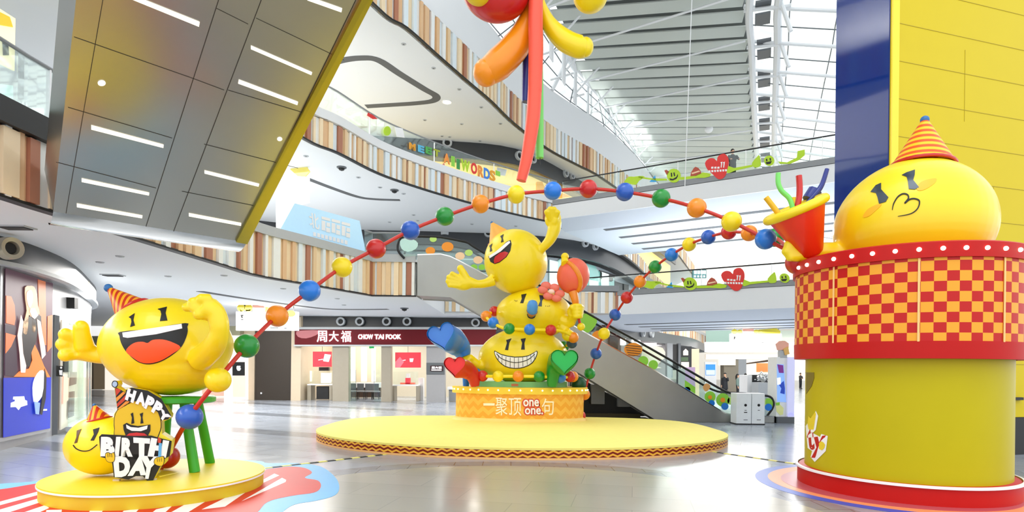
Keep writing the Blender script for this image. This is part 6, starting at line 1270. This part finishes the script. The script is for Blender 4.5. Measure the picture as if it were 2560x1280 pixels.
# wall behind yellow kiosk at the right edge: dark plinth already on the pillar
# ================================================================ PEOPLE
SKIN = pm('skin', '#d8a888', .5)
def person(lab, px, py, D, h, coat, legs, hair, face=0, arm='down', long_=False, zf=None):
    g = at(px, py, D); z0 = 0 if zf is None else zf; X, Y = g.x, g.y; s = h / 1.7; P = lambda x, y, z: Vector((X + (x * cos(face) - y * sin(face)) * s, Y + (x * sin(face) + y * cos(face)) * s, z0 + z * s))
    t = thing('person', lab, 'person', (X, Y, z0)); R_z = Matrix.Rotation(face, 3, 'Z')
    mb = MB(); mb.ell(P(0, 0, 1.59), (.075 * s, .09 * s, .11 * s), M=R_z, nu=14, nv=10); mb.ell(P(0, -.09, 1.58), .018 * s, nu=6, nv=5); mb.ell(P(.08, 0, 1.58), (.015 * s, .025 * s, .03 * s), nu=6, nv=5); mb.ell(P(-.08, 0, 1.58), (.015 * s, .025 * s, .03 * s), nu=6, nv=5)
    mb.tube([P(0, .01, 1.38), P(0, 0, 1.53)], .05 * s, 8); mb.ell(P(0, 0, 1.2), (.16 * s, .1 * s, .24 * s), M=R_z); mb.ell(P(0, 0, .95), (.15 * s, .11 * s, .16 * s), M=R_z)
    for k in (-1, 1):
        mb.tube([P(.08 * k, 0, .95), P(.09 * k, -.01, .5), P(.09 * k, .01, .08)], [.08 * s, .058 * s, .04 * s], 8); mb.ell(P(.09 * k, -.05, .04), (.045 * s, .12 * s, .04 * s), M=R_z, nu=10, nv=6)
        if arm == 'up' and k == 1: A_ = [P(.17, 0, 1.38), P(.24, -.12, 1.2), P(.1, -.22, 1.42)]
        elif arm == 'rail': A_ = [P(.17 * k, 0, 1.38), P(.24 * k, -.14, 1.18), P(.2 * k, -.32, 1.12)]
        elif arm == 'cross': A_ = [P(.17 * k, 0, 1.38), P(.22 * k, -.08, 1.12), P(-.05 * k, -.2, 1.12)]
        else: A_ = [P(.17 * k, 0, 1.38), P(.21 * k, .01, 1.1), P(.2 * k, -.05, .85)]
        mb.tube(A_, [.045 * s, .038 * s, .028 * s], 8); hnd = A_[-1]; d = (A_[2] - A_[1]).normalized()
        mb.ell(hnd + d * .04 * s, (.035 * s, .02 * s, .045 * s), nu=8, nv=6)
        for f in range(4): mb.tube([hnd + d * .06 * s + Vector(((f - 1.5) * .018 * s, 0, 0)), hnd + d * (.12 + .01 * (f in (1, 2))) * s + Vector(((f - 1.5) * .02 * s, -.01, 0))], .009 * s, 5)
        mb.tube([hnd + d * .02 * s, hnd + d * .06 * s + Vector((-.045 * k * s, 0, .01))], .01 * s, 5)
        if k == -1: armL = A_
        else: armR = A_
    blob(mb, 'body', SKIN, t, .014, 2)
    c = MB(); c.ell(P(0, 0, 1.2), (.185 * s, .125 * s, .27 * s), M=R_z); c.ell(P(0, 0, .98), (.17 * s, .13 * s, .2 * s), M=R_z)
    if long_: c.tube([P(0, 0, 1.1), P(0, 0, .62)], [.17 * s, .21 * s], 14)
    for A_ in (armL, armR): c.tube([A_[0], A_[1], A_[1].lerp(A_[2], .85)], [.065 * s, .055 * s, .045 * s], 8)
    blob(c, 'coat', coat, t, .02, 3)
    l_ = MB()
    for k in (-1, 1): l_.tube([P(.08 * k, 0, 1.0), P(.09 * k, -.01, .5), P(.09 * k, .01, .1)], [.1 * s, .075 * s, .065 * s], 8)
    blob(l_, 'trousers', legs, t, .02, 2)
    for k in (-1, 1): MB().ell(P(.09 * k, -.05, .045), (.055 * s, .13 * s, .045 * s), M=R_z, nu=10, nv=6).build('shoe', BLK, t)
    hb = MB().ell(P(0, .02, 1.63), (.09 * s, .1 * s, .1 * s), M=R_z, nu=14, nv=8)
    if hair == 'long': hb.tube([P(0, .05, 1.62), P(0, .08, 1.5), P(0, .09, 1.32)], [.085 * s, .09 * s, .05 * s], 10)
    hb.build('hair', BLK, t)
    return t
NVC = pm('dark navy cloth', '#12161e', .7); GNC = pm('grey green cloth', '#6c8078', .7); GRC = pm('grey cloth', '#8a8c8c', .7)
person('person in a black top leaning on the upper bridge rail beside the red heart', 1831, 440, 29.6, 1.75, NVC, NVC, 'short', 0, 'rail', zf=11.17)
person('person in a long dark coat raising a hand to the face beyond the escalator', 1812, 990, 42, 1.78, NVC, NVC, 'short', radians(-30), 'up', True, 0)
person('person with long dark hair in a grey-green top beyond the escalator', 1844, 992, 41, 1.72, GNC, NVC, 'long', radians(60), 'down', False, 0)
person('person in a pale cream coat right of the long-haired person', 1863, 992, 43, 1.75, pm('cream cloth', '#eadfcf', .7), NVC, 'short', radians(180), 'down', True, 0)
person('person in dark clothes standing far off between totem and kiosk', 2001, 975, 64, 1.7, pm('dark patterned cloth', '#3a3436', .7), NVC, 'short', radians(20), 'cross', False, 0)
person('person in grey at a distant poster behind the escalator rail', 1766, 980, 52, 1.6, GRC, NVC, 'short', radians(10), 'down', False, 0)
# ================================================================ SMALL CEILING FITTINGS
def fit(nm, lab, cat, pts, z, kind, grp):
    for x, y in pts:
        c = lev(x, y, z); t = thing(nm, lab, cat, c, group=grp)
        if kind == 'lamp': MB().lathe(c, [(.05, -.02), (.09, -.03), (.11, .0), (0, .0)], 16).build('ring', LGY, t); MB().lathe(c, [(0, -.015), (.05, -.02), (.05, .0), (0, .0)], 12).build('lens', MGY, t)
        elif kind == 'lit': MB().lathe(c, [(.2, -.01), (.25, -.03), (.27, .0), (0, .0)], 20).build('ring', WHG, t); MB().lathe(c, [(0, -.02), (.2, -.02), (.2, 0), (0, 0)], 16).build('lens', pm('lamp glow', '#fff2cc', .5, emis=6), t)
        elif kind == 'cam': MB().lathe(c, [(0, -.16), (.1, -.12), (.14, -.04), (.14, 0), (0, 0)], 16).build('dome', BLK, t); MB().lathe(c, [(.14, -.05), (.2, -.03), (.2, 0), (.14, 0)], 16).build('collar', MGY, t)
        else: MB().box(c + Vector((0, 0, -.02)), (.5, .25, .05)).build('grille', DGR, t, smooth=False); MB().box(c + Vector((0, 0, -.01)), (.6, .35, .03)).build('frame', LGY, t, smooth=False)
fit('downlight', 'small recessed downlight in the top gallery soffit', 'ceiling light', [(1009, 110), (1084, 170), (1148, 223), (1203, 268), (1062, 300), (1154, 310), (1251, 309), (1105, 340), (1124, 342), (1200, 352)], 15.8, 'lamp', 'downlights in the top gallery soffit')
fit('round_lamp', 'round glowing lamp in the top gallery soffit', 'ceiling light', [(1117, 255)], 15.8, 'lit', None)
fit('downlight', 'small recessed downlight in the second gallery soffit', 'ceiling light', [(896, 443), (1009, 484), (765, 390), (950, 468), (1034, 537), (1044, 551), (974, 555), (1180, 560), (1240, 562), (1290, 565)], 10.3, 'lamp', 'downlights in the second gallery soffit')
fit('dome_camera', 'dark dome camera under the second gallery soffit', 'camera', [(854, 418), (986, 475)], 10.3, 'cam', 'dome cameras under the second gallery soffit')
fit('downlight', 'small recessed downlight in the ground floor soffit', 'ceiling light', [(708, 721), (560, 688), (843, 746), (250, 655), (300, 640), (860, 762), (420, 690)], 4.8, 'lamp', 'downlights in the ground floor soffit')
fit('dome_camera', 'dark dome camera under the ground floor soffit above the jewellery shop', 'camera', [(1011, 770)], 4.8, 'cam', None)
fit('ceiling_vent', 'small dark ceiling grille above the hat of the laughing figure', 'vent', [(282, 687)], 4.8, 'vent', None)
fit('ceiling_vent', 'small dark ceiling grille above the left curved shop band', 'vent', [(40, 567)], 4.8, 'vent', None)
rl = thing('roof_lamp', 'small white globe hanging below the slatted roof', 'lamp', at(1772, 322, 50)); MB().ell(at(1772, 322, 50), .35).build('globe', WHG, rl)
MB().tube([at(1772, 322, 50), at(1772, 322, 50) + Vector((0, 0, 1.8))], .02, 6).build('cord', WHT, rl)
